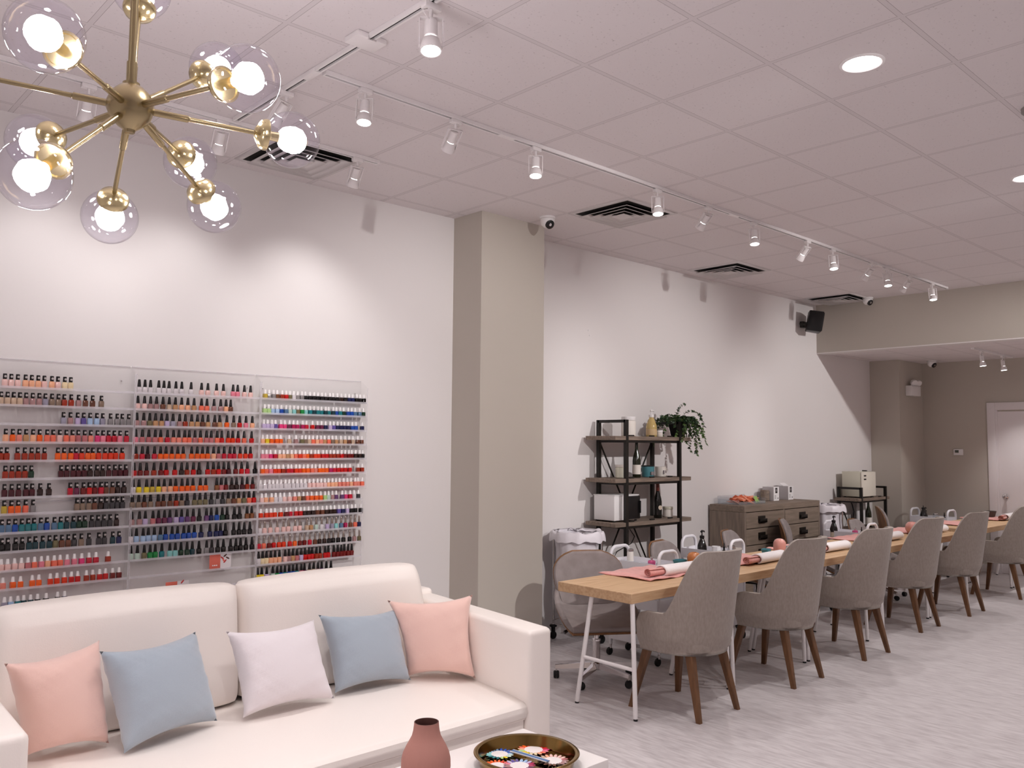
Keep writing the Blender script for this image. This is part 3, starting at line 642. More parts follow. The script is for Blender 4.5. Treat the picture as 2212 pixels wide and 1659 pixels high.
def backcush(x0, x1, xt0, xt1, nm):
    m = MB()
    def fn(u, v):          # u along, v around the section
        a = 2*PI*v; e = .45
        ca, sa = math.cos(a), math.sin(a)
        dy = .115*math.copysign(abs(ca)**e, ca); dz = .285*math.copysign(abs(sa)**e, sa)
        k = 2*u - 1
        en = (1 - abs(k)**14)**.5
        dz2 = dz*(.94 + .06*en); dy *= (.25 + .75*en)
        zc = .635; z = zc + dz2 + .012*math.cos(k*PI/2)*smooth(0, .28, dz)
        w = (z - .35)/.57
        X0 = x0*(1-w) + xt0*w; X1 = x1*(1-w) + xt1*w
        y = 4.155 + dy + .10*(z - .35)/.57 - .03*math.cos(k*PI/2)*(ca < 0)*abs(sa < .7)
        return V((X0 + (X1-X0)*(.5 + .5*k), y, z))
    R = m.grid(fn, 34, 40, cv=True)
    m.bm.faces.new(R[0]); m.bm.faces.new(R[-1][::-1])
    return S(m, nm, sharp=60)
backcush(.86, 1.985, .90, 2.005, 'back_cushion')
backcush(1.992, 3.20, 2.015, 3.15, 'back_cushion')
for x, y in ((.75, 3.25), (3.14, 3.25), (.8, 4.3), (3.24, 4.3)): S(MB().lathe([(.02, 0), (.026, .05)], 14, (x, y, 0)), 'foot')

# ------------------------------------------------------------------ throw pillows
pm('pink_velvet', '#f0cabf', .9, bump=(260, .2), sheen=.5); pm('blue_velvet', '#a7b3bf', .85, bump=(260, .2), sheen=.5); pm('white_linen', '#ebe4e8', .9, bump=(300, .2), sheen=.3)
def pillow(name, mat, BL, BR, TR, TL, bulge, label, cat='cushion', group='throw pillows on the sofa', seed=0, n=30, nz=.004):
    BL, BR, TR, TL = map(V, (BL, BR, TR, TL)); c = (BL+BR+TR+TL)/4
    nrm = ((BR-BL)+(TR-TL)).cross((TL-BL)+(TR-BR)).normalized()
    rnd = random.Random(seed); ph = [rnd.uniform(0, 6.28) for _ in range(8)]
    m = MB()
    def P(u, v, side):
        a, b = 2*u-1, 2*v-1
        p = .085
        aa = a*(1 - p*(1-b*b)**1.0 * (abs(a)**3) * 1.7); bb = b*(1 - p*(1-a*a) * (abs(b)**3) * 1.7)
        U_, V_ = (aa+1)/2, (bb+1)/2
        q = BL*(1-U_)*(1-V_) + BR*U_*(1-V_) + TR*U_*V_ + TL*(1-U_)*V_
        k = max(0, (1-a*a)*(1-b*b))
        h = bulge*k**.42
        e = (1-k)*k**.25
        w = nz*e*(math.sin(9*a+3*b+ph[0]) + math.sin(14*b-5*a+ph[1]) + .8*math.sin(23*(a+b)+ph[2]))
        return q + nrm*side*(h + w) - c
    F = m.grid(lambda u, v: P(u, v, 1), n, n); B = m.grid(lambda u, v: P(u, v, -1), n, n)
    bmesh.ops.remove_doubles(m.bm, verts=m.bm.verts[:], dist=.0004)
    o = m.build(name, MATS[mat], sharp=70); o.location = c
    return tag(o, label, cat, group)
PW = [('pink_velvet', (.97, 3.90, .375), (1.275, 3.84, .375), (1.27, 4.00, .775), (.85, 3.76, .79), .11, 'blush pink pillow tucked against the left sofa arm'),
      ('blue_velvet', (1.285, 3.69, .37), (1.745, 3.835, .37), (1.69, 3.98, .755), (1.205, 3.79, .775), .11, 'large pale blue pillow leaning beside the left pink pillow'),
      ('white_linen', (1.85, 3.795, .37), (2.325, 3.775, .37), (2.305, 3.96, .732), (1.805, 3.905, .752), .105, 'white pillow in the middle of the sofa'),
      ('blue_velvet', (2.375, 3.855, .37), (2.81, 3.795, .37), (2.845, 3.985, .718), (2.345, 3.985, .748), .1, 'smaller pale blue pillow right of the white pillow'),
      ('pink_velvet', (2.84, 3.87, .37), (3.085, 3.58, .375), (3.15, 3.69, .80), (2.79, 4.0, .768), .1, 'blush pink pillow against the right sofa arm')]
for i, (mt, a, b, c_, d_, bu, lb) in enumerate(PW): pillow('throw_pillow', mt, a, b, c_, d_, bu, lb, seed=i+3)

# ------------------------------------------------------------------ coffee table, vase, tray of colour wheels
pm('lacquer_white', '#f3eeec', .3)
t = thing('coffee_table', 'low white coffee table in front of the sofa', 'table', (2.0, 2.48, 0))
MB().box(-.62, .62, -.245, .24, .36, .42, b=.004).build('table_top', MATS['lacquer_white'], t)
for sx in (-.57, .57):
    for sy in (-.2, .2): MB().box(sx-.025, sx+.025, sy-.025, sy+.025, 0, .36).build('leg', MATS['lacquer_white'], t)
pm('pink_clay', '#b07d72', .75, bump=(120, .1)); pm('vase_inside_shade', '#5b3a33', .8)
t = thing('vase', 'dusty pink ribbed ceramic vase on the coffee table', 'vase', (1.885, 2.45, .42))
prof = [(.06, 0), (.07, .02), (.081, .055), (.0865, .095), (.086, .12), (.081, .143), (.07, .166), (.059, .185), (.051, .2), (.0465, .218), (.044, .238), (.0435, .247)]
m = MB()
def vf(u, v):
    r, z = prof[round(v*(len(prof)-1))]; a = 2*PI*u; r *= 1 + .007*math.cos(44*a)*(1 - smooth(.11, .15, z))
    return V((r*math.cos(a), r*math.sin(a), z))
R = m.grid(vf, 176, len(prof), cu=True); m.bm.faces.new([r[0] for r in R][::-1])
m.build('vase_body', MATS['pink_clay'], t, sharp=60)
MB().lathe([(.0435, .247), (.0405, .2475), (.039, .235), (.044, .205), (.065, .17), (.075, .12), (.05, .03), (0, .025)], 40, cap0=False).build('vase_inner', MATS['vase_inside_shade'], t)  # darker clay tone paints the shade inside the vase mouth

TC = V((2.335, 2.405, .42))
t = thing('serving_tray', 'round gold tray holding nail colour wheels on the coffee table', 'tray', TC)
MB().lathe([(0, .002), (.165, .002), (.172, .004), (.186, .05), (.2, .053), (.204, .05), (.2, .046), (.19, .044), (.178, .001), (0, 0)], 72, cap0=False, cap1=False).build('tray_body', MATS['tray_gold'], t, sharp=50)
MB().lathe([(0, .0045), (.164, .0045)], 60, cap1=False).build('tray_floor', pm('mirror_gold', '#b39a6b', .06, 1.), t)
pm('wheel_white', '#e9e1e0', .4)
def wheel(x, y, r, cols, label, z=.4275, a0=0, tilt=(0, 0)):
    t = thing('nail_colour_wheel', label, 'colour wheel', (x, y, z), 0, 'nail colour wheels in the gold tray')
    t.rotation_euler = (tilt[0], tilt[1], 0)
    MB().lathe([(0, 0), (r*.62, 0), (r*.62, .003), (r*.55, .0036), (0, .0036)], 36).build('disc', MATS['wheel_white'], t)
    n = 18
    for i in range(n):
        a = 2*PI*i/n + a0; c = cols[i*len(cols)//n]
        m = MB(); m.sphere((0, 0, 0), 1, 10, 6)
        bmesh.ops.transform(m.bm, matrix=rot('Z', math.degrees(a)) @ mv(r*.78, 0, .003) @ rot('Y', -6) @ Matrix.Diagonal((r*.26, r*.115, .003, 1)), verts=m.bm.verts[:])
        m.build('nail_tip', MATS['polish_' + CLR[c][0]], t)
wheel(2.318, 2.54, .056, 'uuqUaajjfyFUu', 'blue and green nail colour wheel at the back of the gold tray')
wheel(2.452, 2.485, .062, 'rOoCefyyEeCPhrcC', 'orange, yellow and pink nail colour wheel in the gold tray', a0=.6)
wheel(2.425, 2.352, .06, 'ppeHHBBbbBmmNp', 'nude and brown nail colour wheel at the front of the gold tray', a0=.2)
wheel(2.288, 2.395, .06, 'vlPmMWWVVMnlUU', 'purple nail colour wheel in the gold tray', z=.4305, a0=1)
wheel(2.235, 2.46, .05, 'OooCrOOvii', 'orange nail colour wheel tucked under the purple wheel', z=.426)
pm('file_blue', '#4b6f9c', .4)
t = thing('nail_file', 'blue and white nail file lying between the colour wheels', 'nail file', (2.376, 2.43, .4365), math.radians(8))
MB().box(-.009, .009, -.09, .09, 0, .003).build('file_core', MATS['file_blue'], t)
for sx in (-.0105, .0105): MB().box(sx-.0015, sx+.0015, -.09, .09, 0, .0035).build('file_edge', MATS['wheel_white'], t)
# ------------------------------------------------------------------ manicure tables
def table(x0, x1, y0, label):
    L_ = x1 - x0; cx = (x0+x1)/2
    t = thing('manicure_table', label, 'table', (cx, y0, 0), 0, 'row of oak topped manicure tables')
    h = L_/2 - .0015
    MB().box(-h, h, 0, .615, .69, .75, b=.0025, seg=1).build('table_top', MATS['oak_top'], t)
    for sx in (-1, 1):
        ex = sx*(h - .03)
        MB().tube([(ex, -.012+.03, .69), (ex, -.005, .012)], .0145, 12).build('leg', MATS['white_metal'], t)
        MB().tube([(ex, .345, .69), (ex, .47, .012)], .0145, 12).build('leg', MATS['white_metal'], t)
        MB().tube([(ex, .415, .30), (ex, .01, .295)], .012, 12).build('crossbar', MATS['white_metal'], t)
        for y in (-.005, .47): MB().lathe([(.013, 0), (.013, .012)], 12, (ex, y, 0)).build('foot_cap', MATS['rubber'], t)
    return t
TB = [(4.075, 5.135, 3.30, 'nearest oak topped manicure table, its free end facing the sofa'), (5.14, 6.185, 3.305, 'second oak manicure table of the row, behind the nearest one'),
      (6.19, 7.27, 3.31, 'third oak manicure table of the row'), (7.60, 8.65, 3.345, 'fourth oak manicure table, after the gap in the row'),
      (8.655, 9.72, 3.35, 'fifth oak manicure table, joined behind the fourth'), (10.13, 11.27, 3.40, 'sixth oak manicure table, near the back door'),
      (11.275, 12.3, 3.40, 'last oak manicure table, at the back wall')]
for a in TB: table(*a)

# ------------------------------------------------------------------ grey tub chairs for customers
def client_chair():
    t = thing('tub_chair', '', 'chair', (0, 0, 0), 0, 'grey tub chairs along the manicure tables')
    arcl = .435; st = .17; tot = arcl + st
    def plan(u):                                   # u in [-1,1] -> x, y, angle at arm height
        d = abs(u)*tot; sg = 1 if u >= 0 else -1
        if d < arcl: a = d/arcl*PI/2; return sg*.285*math.sin(a), -.275*math.cos(a), a
        return sg*.285, d - arcl, PI/2
    def top(u):
        x, y, a = plan(u)
        s_ = smooth(.10, .80, math.cos(a)); z = .628 + .385*s_ - .012*abs(u)
        d = tot*(1-abs(u))
        if d < .07: z -= .07 - math.sqrt(max(0, .07**2 - (.07-d)**2))
        return z
    nu, nv = 61, 22
    def shell(off):
        def fn(i, v):
            u = 2*i - 1; x, y, a = plan(u); zt = top(u); z0 = .375
            z = z0 + (zt - z0)*v
            k = smooth(0, .5, (z - z0)/.20)
            taper = .91 + .09*k
            w = max(0, (z-.42))
            X = x*taper*(1 + .10*w); Y = y*(taper if y < 0 else .96 + .04*k)
            Y -= .16*w*math.cos(a)**1.3 if a < PI/2 else 0
            ln = math.hypot(x, y) or 1
            nx, ny = (math.sin(a)*(1 if u > 0 else -1), -math.cos(a))
            return V((X - nx*off, Y - ny*off, z))
        return fn
    m = MB()
    A = m.grid(shell(0), nu, nv); B = m.grid(shell(.038), nu, nv)
    for i in range(nu-1):
        m.bm.faces.new((A[i][-1], A[i+1][-1], B[i+1][-1], B[i][-1])); m.bm.faces.new((A[i][0], B[i][0], B[i+1][0], A[i+1][0]))
    for i in (0, -1):
        for j in range(nv-1): m.bm.faces.new((A[i][j], A[i][j+1], B[i][j+1], B[i][j]))
    cv = m.bm.verts.new((0, 0, .368)); ring = [A[i][0] for i in range(nu)]
    for p, q in zip(ring, ring[1:]): m.bm.faces.new((p, q, cv))
    m.bm.faces.new((ring[-1], ring[0], cv))
    m.build('seat_shell', MATS['chair_fabric'], t, sharp=50)
    sq(MB(), [(.9, .39), (.97, .40), (1, .43), (.98, .465), (.9, .478), (.5, .484), (.05, .485)], (.235, .25), n=40, e=3.5).build('seat_cushion', MATS['chair_fabric'], t)
    for sx, sy, fx, fy in ((1, 1, .246, .245), (-1, 1, .246, .245), (1, -1, .205, -.235), (-1, -1, .205, -.235)):
        m = MB(); a = V((sx*.165, .17 if sy > 0 else -.145, .385)); b = V((sx*fx, fy, 0))
        ax = (b - a)
        def ring_(p, w):
            return [m.bm.verts.new(p + V((dx*w, dy*w, 0))) for dx, dy in ((-1, -.75), (-.75, -1), (.75, -1), (1, -.75), (1, .75), (.75, 1), (-.75, 1), (-1, .75))]
        r0, r1 = ring_(a, .0265), ring_(b, .0155)
        for i in range(8): m.bm.faces.new((r0[i], r0[(i+1) % 8], r1[(i+1) % 8], r1[i]))
        m.bm.faces.new(r0[::-1]); m.bm.faces.new(r1)
        m.build('leg', MATS['beech_leg'], t)
    return t
cc = client_chair(); CT = tree(cc)
CH = [(4.56, 3.25, 0, 'nearest grey tub chair, at the free end of the table row'), (5.653, 3.245, 1, 'second grey tub chair along the table row'), (6.775, 3.255, -1, 'third grey tub chair along the table row'),
      (8.137, 3.37, 0, 'fourth grey tub chair along the table row'), (9.252, 3.35, 1, 'fifth grey tub chair along the table row'), (10.68, 3.31, 0, 'sixth grey tub chair, cut by the right edge of the view')]
pm('floral_pink', '#d3a59c', .95, noise=(26, '#a8756f', .48, .62), bump=(140, .5), sheen=.4)
pm('floral_peach', '#c8a28f', .95, noise=(22, '#a27460', .48, .62), bump=(140, .5), sheen=.4)
for i, (x, y, r, lb) in enumerate(CH):
    if i == 0: c = cc; c.location = (x, y, 0); c.rotation_euler = (0, 0, math.radians(r)); c['label'] = lb
    else: c = dup(CT, lb, (x, y, 0), math.radians(r))
    o = lambda dx, dy, z: (x + dx, y + dy, z)
    pillow('chair_cushion', 'floral_pink' if i % 2 == 0 else 'floral_peach', o(-.185, -.07, .50), o(.17, -.07, .50), o(.175, -.19, .80), o(-.18, -.19, .80), .06,
           f"patterned pink cushion in the {['nearest', 'second', 'third', 'fourth', 'fifth', 'sixth'][i]} grey tub chair", 'cushion', 'patterned cushions in the tub chairs', seed=20+i, n=22, nz=.005)

# ------------------------------------------------------------------ grey swivel shell chairs for the technicians
def swivel():
    t = thing('swivel_chair', '', 'chair', (0, 0, 0), 0, 'grey swivel shell chairs behind the manicure tables')
    # faces -y; back at +y
    def back(off, grow):
        def fn(u, v):
            k = 2*u - 1; z = .475 + .385*v*(1 + grow*.02)
            hw = (.205 + .06*math.sin(min(1, v*1.25)*PI/2) + grow*.006)*(1 - max(0, (v-.45)/.58)**3.2)**.5
            x = hw*math.sin(k*PI/2)
            y = .20 + .07*v - .9*x*x*(1 - .25*v) + off
            return V((x, y, z))
        return fn
    MB().grid.__self__
    m = MB(); m.grid(back(0, 0), 27, 21); m.build('backrest', MATS['swivel_fabric'], t, solid=.03, offset=0, sharp=70)
    m = MB(); m.grid(back(.026, 1), 27, 21); m.build('back_shell', MATS['walnut_shell'], t, solid=.011, offset=0, sharp=70)
    def seat(off, g):
        def fn(u, v):
            k = 2*u - 1; y = -.25 + .47*v
            hw = .27*(1 - .16*abs(2*v-1)**3) + g*.006
            x = hw*math.sin(k*PI/2)
            rise = .15*abs(k)**2.6*max(0, v - .05)**1.1
            z = .445 + rise - .05*(1-v)**4 - off + .03*smooth(.75, 1, v)
            return V((x*(1 - .0*v), y, z))
        return fn
    m = MB(); m.grid(seat(0, 0), 27, 21); m.build('seat', MATS['swivel_fabric'], t, solid=.035, offset=0, sharp=70)
    m = MB(); m.grid(seat(.026, 1), 27, 21); m.build('seat_shell', MATS['walnut_shell'], t, solid=.011, offset=0, sharp=70)
    MB().box(-.09, .09, -.09, .09, .385, .408, b=.006).build('seat_plate', MATS['black_metal'], t)
    m = MB(); m.lathe([(.027, .1), (.027, .27), (.029, .275)], 20); m.build('gas_column', MATS['chrome'], t)
    m = MB(); m.lathe([(.029, .272), (.029, .284), (.016, .286), (.016, .386)], 20); m.build('column_sleeve', MATS['chrome'], t)
    MB().tube([(-.06, -.02, .392), (-.2, -.06, .375), (-.25, -.075, .35)], [.006, .008, .013], 8).build('lift_lever', MATS['black_plastic'], t)
    hub = MB().lathe([(.03, .075), (.045, .085), (.045, .12), (.03, .13)], 20).build('base_hub', MATS['chrome'], t)
    for i in range(5):
        a = 2*PI*i/5 + .3; c, s_ = math.cos(a), math.sin(a)
        m = MB(); M = rot('Z', math.degrees(a))
        vs = []
        for x, w, z0, z1 in ((.03, .022, .085, .125), (.29, .014, .066, .092)):
            vs.append([m.bm.verts.new((x, yy, zz)) for yy, zz in ((-w, z0), (w, z0), (w*.7, z1), (-w*.7, z1))])
        for q in range(4): m.bm.faces.new((vs[0][q], vs[0][(q+1) % 4], vs[1][(q+1) % 4], vs[1][q]))
        m.bm.faces.new(vs[0][::-1]); m.bm.faces.new(vs[1]); bmesh.ops.transform(m.bm, matrix=M, verts=m.bm.verts[:])
        m.build('base_arm', MATS['chrome'], t)
        cst = MB(); cst.tube([(.282*c, .282*s_, .068), (.282*c, .282*s_, .04)], .006, 8); cs = cst.build('caster_stem', MATS['chrome'], t)
        w = MB()
        for sy in (-1, 1): w.lathe([(0, -.009), (.022, -.009), (.026, -.004), (.026, .004), (.022, .009), (0, .009)], 18, M=mv(.282*c, .282*s_, .026) @ rot('Z', 40*i) @ rot('X', 90) @ mv(0, 0, sy*.0102))
        w.build('caster_wheel', MATS['rubber'], cs)
    return t
sw = swivel(); ST = tree(sw)
SW = [(4.60, 4.04, -33, 1, 'nearest grey swivel chair with walnut edge, behind the free table end'), (5.93, 4.20, 12, .97, 'grey swivel chair between the first and second white trolleys'),
      (7.12, 4.30, 18, .98, 'grey swivel chair in front of the wooden dresser drawers'), (8.36, 4.42, 26, 1.02, 'grey swivel chair beside the far white laundry hamper'),
      (9.50, 4.20, 10, .96, 'low grey swivel chair behind the third trolley handle'), (10.60, 4.38, 30, 1.06, 'raised grey swivel chair nearest the back wall')]
for i, (x, y, r, s, lb) in enumerate(SW):
    if i == 0: c = sw; c.location = (x, y, 0); c.rotation_euler = (0, 0, math.radians(r)); c['label'] = lb
    else: c = dup(ST, lb, (x, y, 0), math.radians(r), scale=(1, 1, s))

# ------------------------------------------------------------------ white trolleys
pm('trolley_white', '#e6e5ea', .4)
def trolley():
    t = thing('rolling_trolley', '', 'trolley', (0, 0, 0), 0, 'white three tier trolleys beside the tables')
    wm = MATS['trolley_white']; hx, hy = .135, .235
    for sy in (-1, 1):
        p = [(-hx+.02, sy*hy, .09)] + [(-hx+.02, sy*hy, .70)] + arc((-hx+.085, sy*hy, .775), .065, 180, 90, 6, 'xz') + arc((hx-.085, sy*hy, .775), .065, 90, 0, 6, 'xz') + [(hx-.02, sy*hy, .70), (hx-.02, sy*hy, .09)]
        MB().tube(p, .0135, 12).build('end_frame', wm, t)
    for z in (.665, .40, .135):
        m = MB(); m.box(-hx, hx, -hy, hy, z, z+.004)
        for sx in (-1, 1): m.box(sx*hx-.002, sx*hx+.002, -hy, hy, z, z+.085)
        for sy in (-1, 1): m.box(-hx, hx, sy*hy-.002, sy*hy+.002, z, z+.085)
        m.build('trolley_tray', wm, t)
    for sx in (-1, 1):
        for sy in (-1, 1):
            st = MB().tube([(sx*(hx-.02), sy*hy, .09), (sx*(hx-.02), sy*hy, .055)], .009, 8).build('caster_fork', MATS['chrome'], t)
            MB().lathe([(0, -.011), (.027, -.011), (.03, -.006), (.03, .006), (.027, .011), (0, .011)], 16, M=mv(sx*(hx-.02), sy*hy+.012, .03) @ rot('X', 90)).build('caster_wheel', MATS['rubber'], st)
    return t
tr = trolley(); TT = tree(tr)
TRL = [(5.335, 4.20, 0, 'white trolley nearest the front, between two swivel chairs'), (6.40, 4.28, 4, 'white trolley holding the black pump bottle and white mug'),
       (8.90, 4.225, 0, 'white trolley with a pink bottle by the fourth table'), (11.66, 4.42, -4, 'white trolley at the back with a black pump bottle')]
for i, (x, y, r, lb) in enumerate(TRL):
    if i == 0: c = tr; c.location = (x, y, 0); c['label'] = lb
    else: dup(TT, lb, (x, y, 0), math.radians(r))

# ------------------------------------------------------------------ bottles, jars and bowls
pm('amber_black', '#0e0b0a', .12, coat=.4); pm('label_paper', '#cfc3b0', .6); pm('label_white', '#e6e0d8', .6); pm('pink_liquid', '#d9568c', .15, coat=.5)
pm('wine_green', '#1d2213', .1, spec=.7); pm('gold_liquid', '#c4ab6c', .2, coat=.4); pm('gold_label', '#cdb287', .4); pm('milk_jar', '#d8d6c4', .25); pm('navy_cap', '#1a1838', .3)
pm('wine_dark', '#0d0d0a', .1, spec=.7); pm('red_foil', '#6a2a20', .35); pm('teal_ceramic', '#3d7f8c', .35); pm('teal_box', '#4c8791', .4); pm('print_grey', '#8d8486', .6)
def pump(x, y, z, label, h=.2, r=.038, mats=('amber_black', 'black_plastic', 'label_paper'), grp='pump bottles', rz=0, tp=True):
    t = thing('pump_bottle', label, 'bottle', (x, y, z), rz, grp); s = h/.2
    MB().lathe([(r*.94, 0), (r, .004), (r, .065*s), (r*.93, .085*s), (r*.55, .125*s), (r*.42, .132*s), (r*.42, .142*s)], 24).build('bottle_body', MATS[mats[0]], t)
    MB().lathe([(r+.0006, .012*s), (r+.0006, .055*s)], 24, cap0=False, cap1=False).build('bottle_label', MATS[mats[2]], t)
    MB().lathe([(r*.5, .14*s), (r*.5, .158*s), (r*.2, .16*s), (.005, .165*s), (.005, .18*s)], 16).build('pump_collar', MATS[mats[1]], t)
    if tp: MB().tube([(-.012, 0, .185*s), (.0, 0, .19*s), (.034, 0, .188*s), (.038, 0, .180*s)], [.009, .011, .006, .004], 10).build('pump_spout', MATS[mats[1]], t)
    return t
def dropper(x, y, z, label, mats=('amber_black', 'black_plastic'), h=.085):
    t = thing('dropper_bottle', label, 'bottle', (x, y, z), 0, 'small dark dropper bottles'); s = h/.085
    MB().lathe([(.0125, 0), (.0135, .003), (.0135, .033*s), (.007, .042*s), (.0065, .047*s)], 16).build('bottle_body', MATS[mats[0]], t)
    MB().lathe([(.0085, .046*s), (.0085, .06*s), (.005, .063*s), (.0055, .078*s), (.003, .085*s), (0, .085*s)], 14).build('dropper_cap', MATS[mats[1]], t)
def jar(x, y, z, label, r, h, body, lid, lh=.02, grp=None, cat='jar', band=None):
    t = thing('storage_jar', label, cat, (x, y, z), 0, grp)
    MB().lathe([(r*.9, 0), (r, .005), (r, h-lh-.012), (r*.9, h-lh-.001)], 28).build('jar_body', MATS[body], t)
    if lid: MB().lathe([(r*.98, h-lh), (r, h-lh+.002), (r, h-.003), (r*.95, h), (0, h)], 28).build('jar_lid', MATS[lid], t)
    if band: MB().lathe([(r+.0006, h*.18), (r+.0006, h*.58)], 28, cap0=False, cap1=False).build('jar_label', MATS[band], t)
    return t
TZ = .6695
def flask(x, y, z, label):
    t = thing('pink_bottle', label, 'bottle', (x, y, z), 0, 'small pink square bottles')
    sq(MB(), [(.95, 0), (1, .003), (1, .044), (.85, .05), (.35, .053)], (.024, .024), e=6.).build('bottle_body', MATS['pink_liquid'], t)
    MB().lathe([(.0085, .052), (.0085, .062), (.013, .066), (.012, .074), (.006, .079), (0, .08)], 16).build('bottle_cap', MATS['chrome'], t)
pump(6.36, 4.36, TZ, 'tall black pump bottle on the second white trolley', .24, .042)
pump(8.80, 4.36, TZ, 'black pump bottle on the third trolley, before the hamper', .24, .042)
pump(11.61, 4.52, TZ, 'black pump bottle on the trolley at the back', .24, .045, tp=False)
pump(11.70, 4.53, TZ, 'slimmer black pump bottle beside another on the back trolley', .19, .03)
dropper(5.30, 4.03, TZ+.04, 'dark navy dropper bottle on the nearest trolley', ('navy_cap', 'navy_cap'), .1)
flask(5.29, 4.085, TZ+.045, 'pink square bottle with silver cap on the nearest trolley')
jar(5.37, 4.36, TZ, 'white bottle with silver lid at the far handle of the nearest trolley', .026, .15, 'label_white', 'chrome', .018)
tag(MB().box(5.255, 5.262, 4.05, 4.36, TZ, TZ+.075).build('divider_strip', MATS['jar_glass']), 'clear plastic divider standing in the nearest trolley', 'divider')
dropper(6.41, 4.17, TZ+.03, 'small black dropper bottle on the second white trolley', h=.11)
jar(6.46, 4.13, TZ, 'clear glass jar with silver lid on the second white trolley', .034, .115, 'jar_glass', 'chrome', .022)
t = thing('mug', 'white mug with a big handle on the second white trolley', 'mug', (6.44, 4.27, TZ), 0)
MB().lathe([(.032, 0), (.036, .003), (.037, .1), (.034, .1), (.033, .006), (0, .006)], 26, cap0=False).build('mug_body', MATS['white_plastic'], t)
MB().tube([(.036, 0, .088), (.06, 0, .088), (.07, 0, .06), (.058, 0, .03), (.036, 0, .025)], .006, 8).build('mug_handle', MATS['white_plastic'], t)
flask(8.81, 4.13, TZ+.05, 'pink square bottle with silver cap on the third trolley')
dropper(8.81, 4.06, TZ+.055, 'dark dropper bottle beside the pink bottle on the third trolley')
dropper(8.87, 4.03, TZ+.055, 'smaller dark dropper bottle near the third trolley handle', h=.07)
jar(11.70, 4.40, TZ, 'low glass jar with shiny lid on the back trolley', .036, .12, 'jar_glass', 'chrome', .022)
dropper(11.64, 4.27, TZ+.04, 'black dropper bottle on the trolley at the back', h=.1)

# towels, mats, bowls and little vases on the tables
pm('pink_towel', '#dc9a92', .95, noise=(30, '#d08d86', .4, .6), bump=(190, .5), sheen=.4); pm('white_towel', '#efe8e8', .95, bump=(170, .6), sheen=.4)
pm('orange_glaze', '#b9743f', .12, coat=.6); pm('pink_glaze', '#cf9187', .15, coat=.6); pm('dark_stone', '#4a423c', .5)
TOP = .7505
def mat_(cx, cy, r, label, w=.57, d=.45):
    m = MB(); rd = random.Random(int(cx*100))
    p = [rd.uniform(0, 6) for _ in range(4)]
    def fn(u, v):
        x, y = (u-.5)*w, (v-.5)*d
        e = 1 - min(1, 8*min(u, 1-u, v, 1-v))
        return V((x + .008*math.sin(v*7+p[0])*e, y + .006*math.sin(u*9+p[1])*e, .006 + .0045*math.sin(u*11+p[2])*math.sin(v*8+p[3]) + .003*math.sin(u*21+v*6)))
    m.grid(fn, 30, 24); o = m.build('hand_towel', MATS['pink_towel'], solid=.005, offset=0); o.location = (cx, cy, TOP+.003); o.rotation_euler = (0, 0, math.radians(r))
    return tag(o, label, 'towel', 'pink hand towels spread on the tables')
def roll(cx, cy, r, mat, label, L_, R, grp, sx=1., open_=0, z=0.):
    """rolled towel: a spiral sheet, its rolled ends showing"""
    m = MB(); turns = 2.6
    def fn(u, v):
        a = 2*PI*turns*v; rr = R*(.16 + .84*v)
        x = (u-.5)*L_*(1 - .04*(1-v)) + .006*math.sin(a)
        return V((x, rr*math.cos(a - PI/2)*1.12, rr*math.sin(a - PI/2)*sx + R*sx))
    m.grid(fn, 14, 60); o = m.build('rolled_towel', MATS[mat], solid=R*.13, offset=0, sharp=70)
    o.location = (cx, cy, TOP + .012 + z); o.rotation_euler = (0, 0, math.radians(r))
    return tag(o, label, 'towel', grp)
def wrap(cx, cy, r, L_, R, label, sx=1., z=0.):
    m = MB()
    def fn(u, v):
        a = math.radians(-75 + 262*v); x = (u-.5)*L_ + .012*(v-.5) * (1 if u < .5 else .4)
        k = smooth(.82, 1, v)
        y = R*1.13*math.cos(a)*(1 + .0*k); zz = R*sx*math.sin(a) + R*sx*.97
        if v > .8: y = y*(1-k) + (-(R*1.15) - .05*(v-.8)/.2)*k*1.0; zz = zz*(1-k) + (.006)*k
        return V((x, y*-1 if False else y, max(zz, .004)))
    m.grid(fn, 16, 44); o = m.build('wrapped_towel', MATS['white_towel'], solid=.008, offset=1, sharp=70)
    o.location = (cx, cy, TOP + .012 + z); o.rotation_euler = (0, 0, math.radians(r + 180))
    return tag(o, label, 'towel', 'white towels wrapped round the pink rolls')
PR = 'pink rolled towels on the tables'
nth = ['nearest', 'second', 'third', 'fourth', 'fifth', 'sixth', 'last']
for i, (x0, x1, y0, _) in enumerate(TB):
    c = (x0+x1)/2; dx = (.23 if i else .22)
    mx = {0: 4.82, 1: 5.93, 2: 7.02, 3: 8.22, 4: 9.35, 5: 10.72, 6: 11.85}[i]; yy = y0 + .43
    mat_(mx, yy, (0, -3, 2, -2, 3, 0, -2)[i], f"pink hand towel spread on the {nth[i]} manicure table")
    ry = y0 + (.285 if i == 0 else .2)
    rx = mx + (.07 if i == 0 else .02)
    roll(rx, ry, (-2, 2, 0, 1, -2, 0, 2)[i], 'pink_towel', f"pink towel rolled up on the {nth[i]} manicure table", .56, .034, PR, sx=.8)
    wrap(rx + .06, ry, (-2, 2, 0, 1, -2, 0, 2)[i], .40, .0375, f"white towel wrapped round the pink roll on the {nth[i]} manicure table", sx=.8)
def bowl(x, y, label, s=1., mat='teal_ceramic'):
    t = MB(); sq(t, [(.72, 0), (.76, .002), (1, .036), (1, .042), (.9, .042), (.68, .008), (.05, .007)], (.05*s, .036*s), n=28, e=5.)
    o = t.build('small_bowl', MATS[mat]); o.location = (x, y, TOP); o.rotation_euler = (0, 0, random.uniform(-.3, .3)); o.scale = (1, 1, 1.1*s)
    return tag(o, label, 'bowl', 'small teal bowls on the tables')
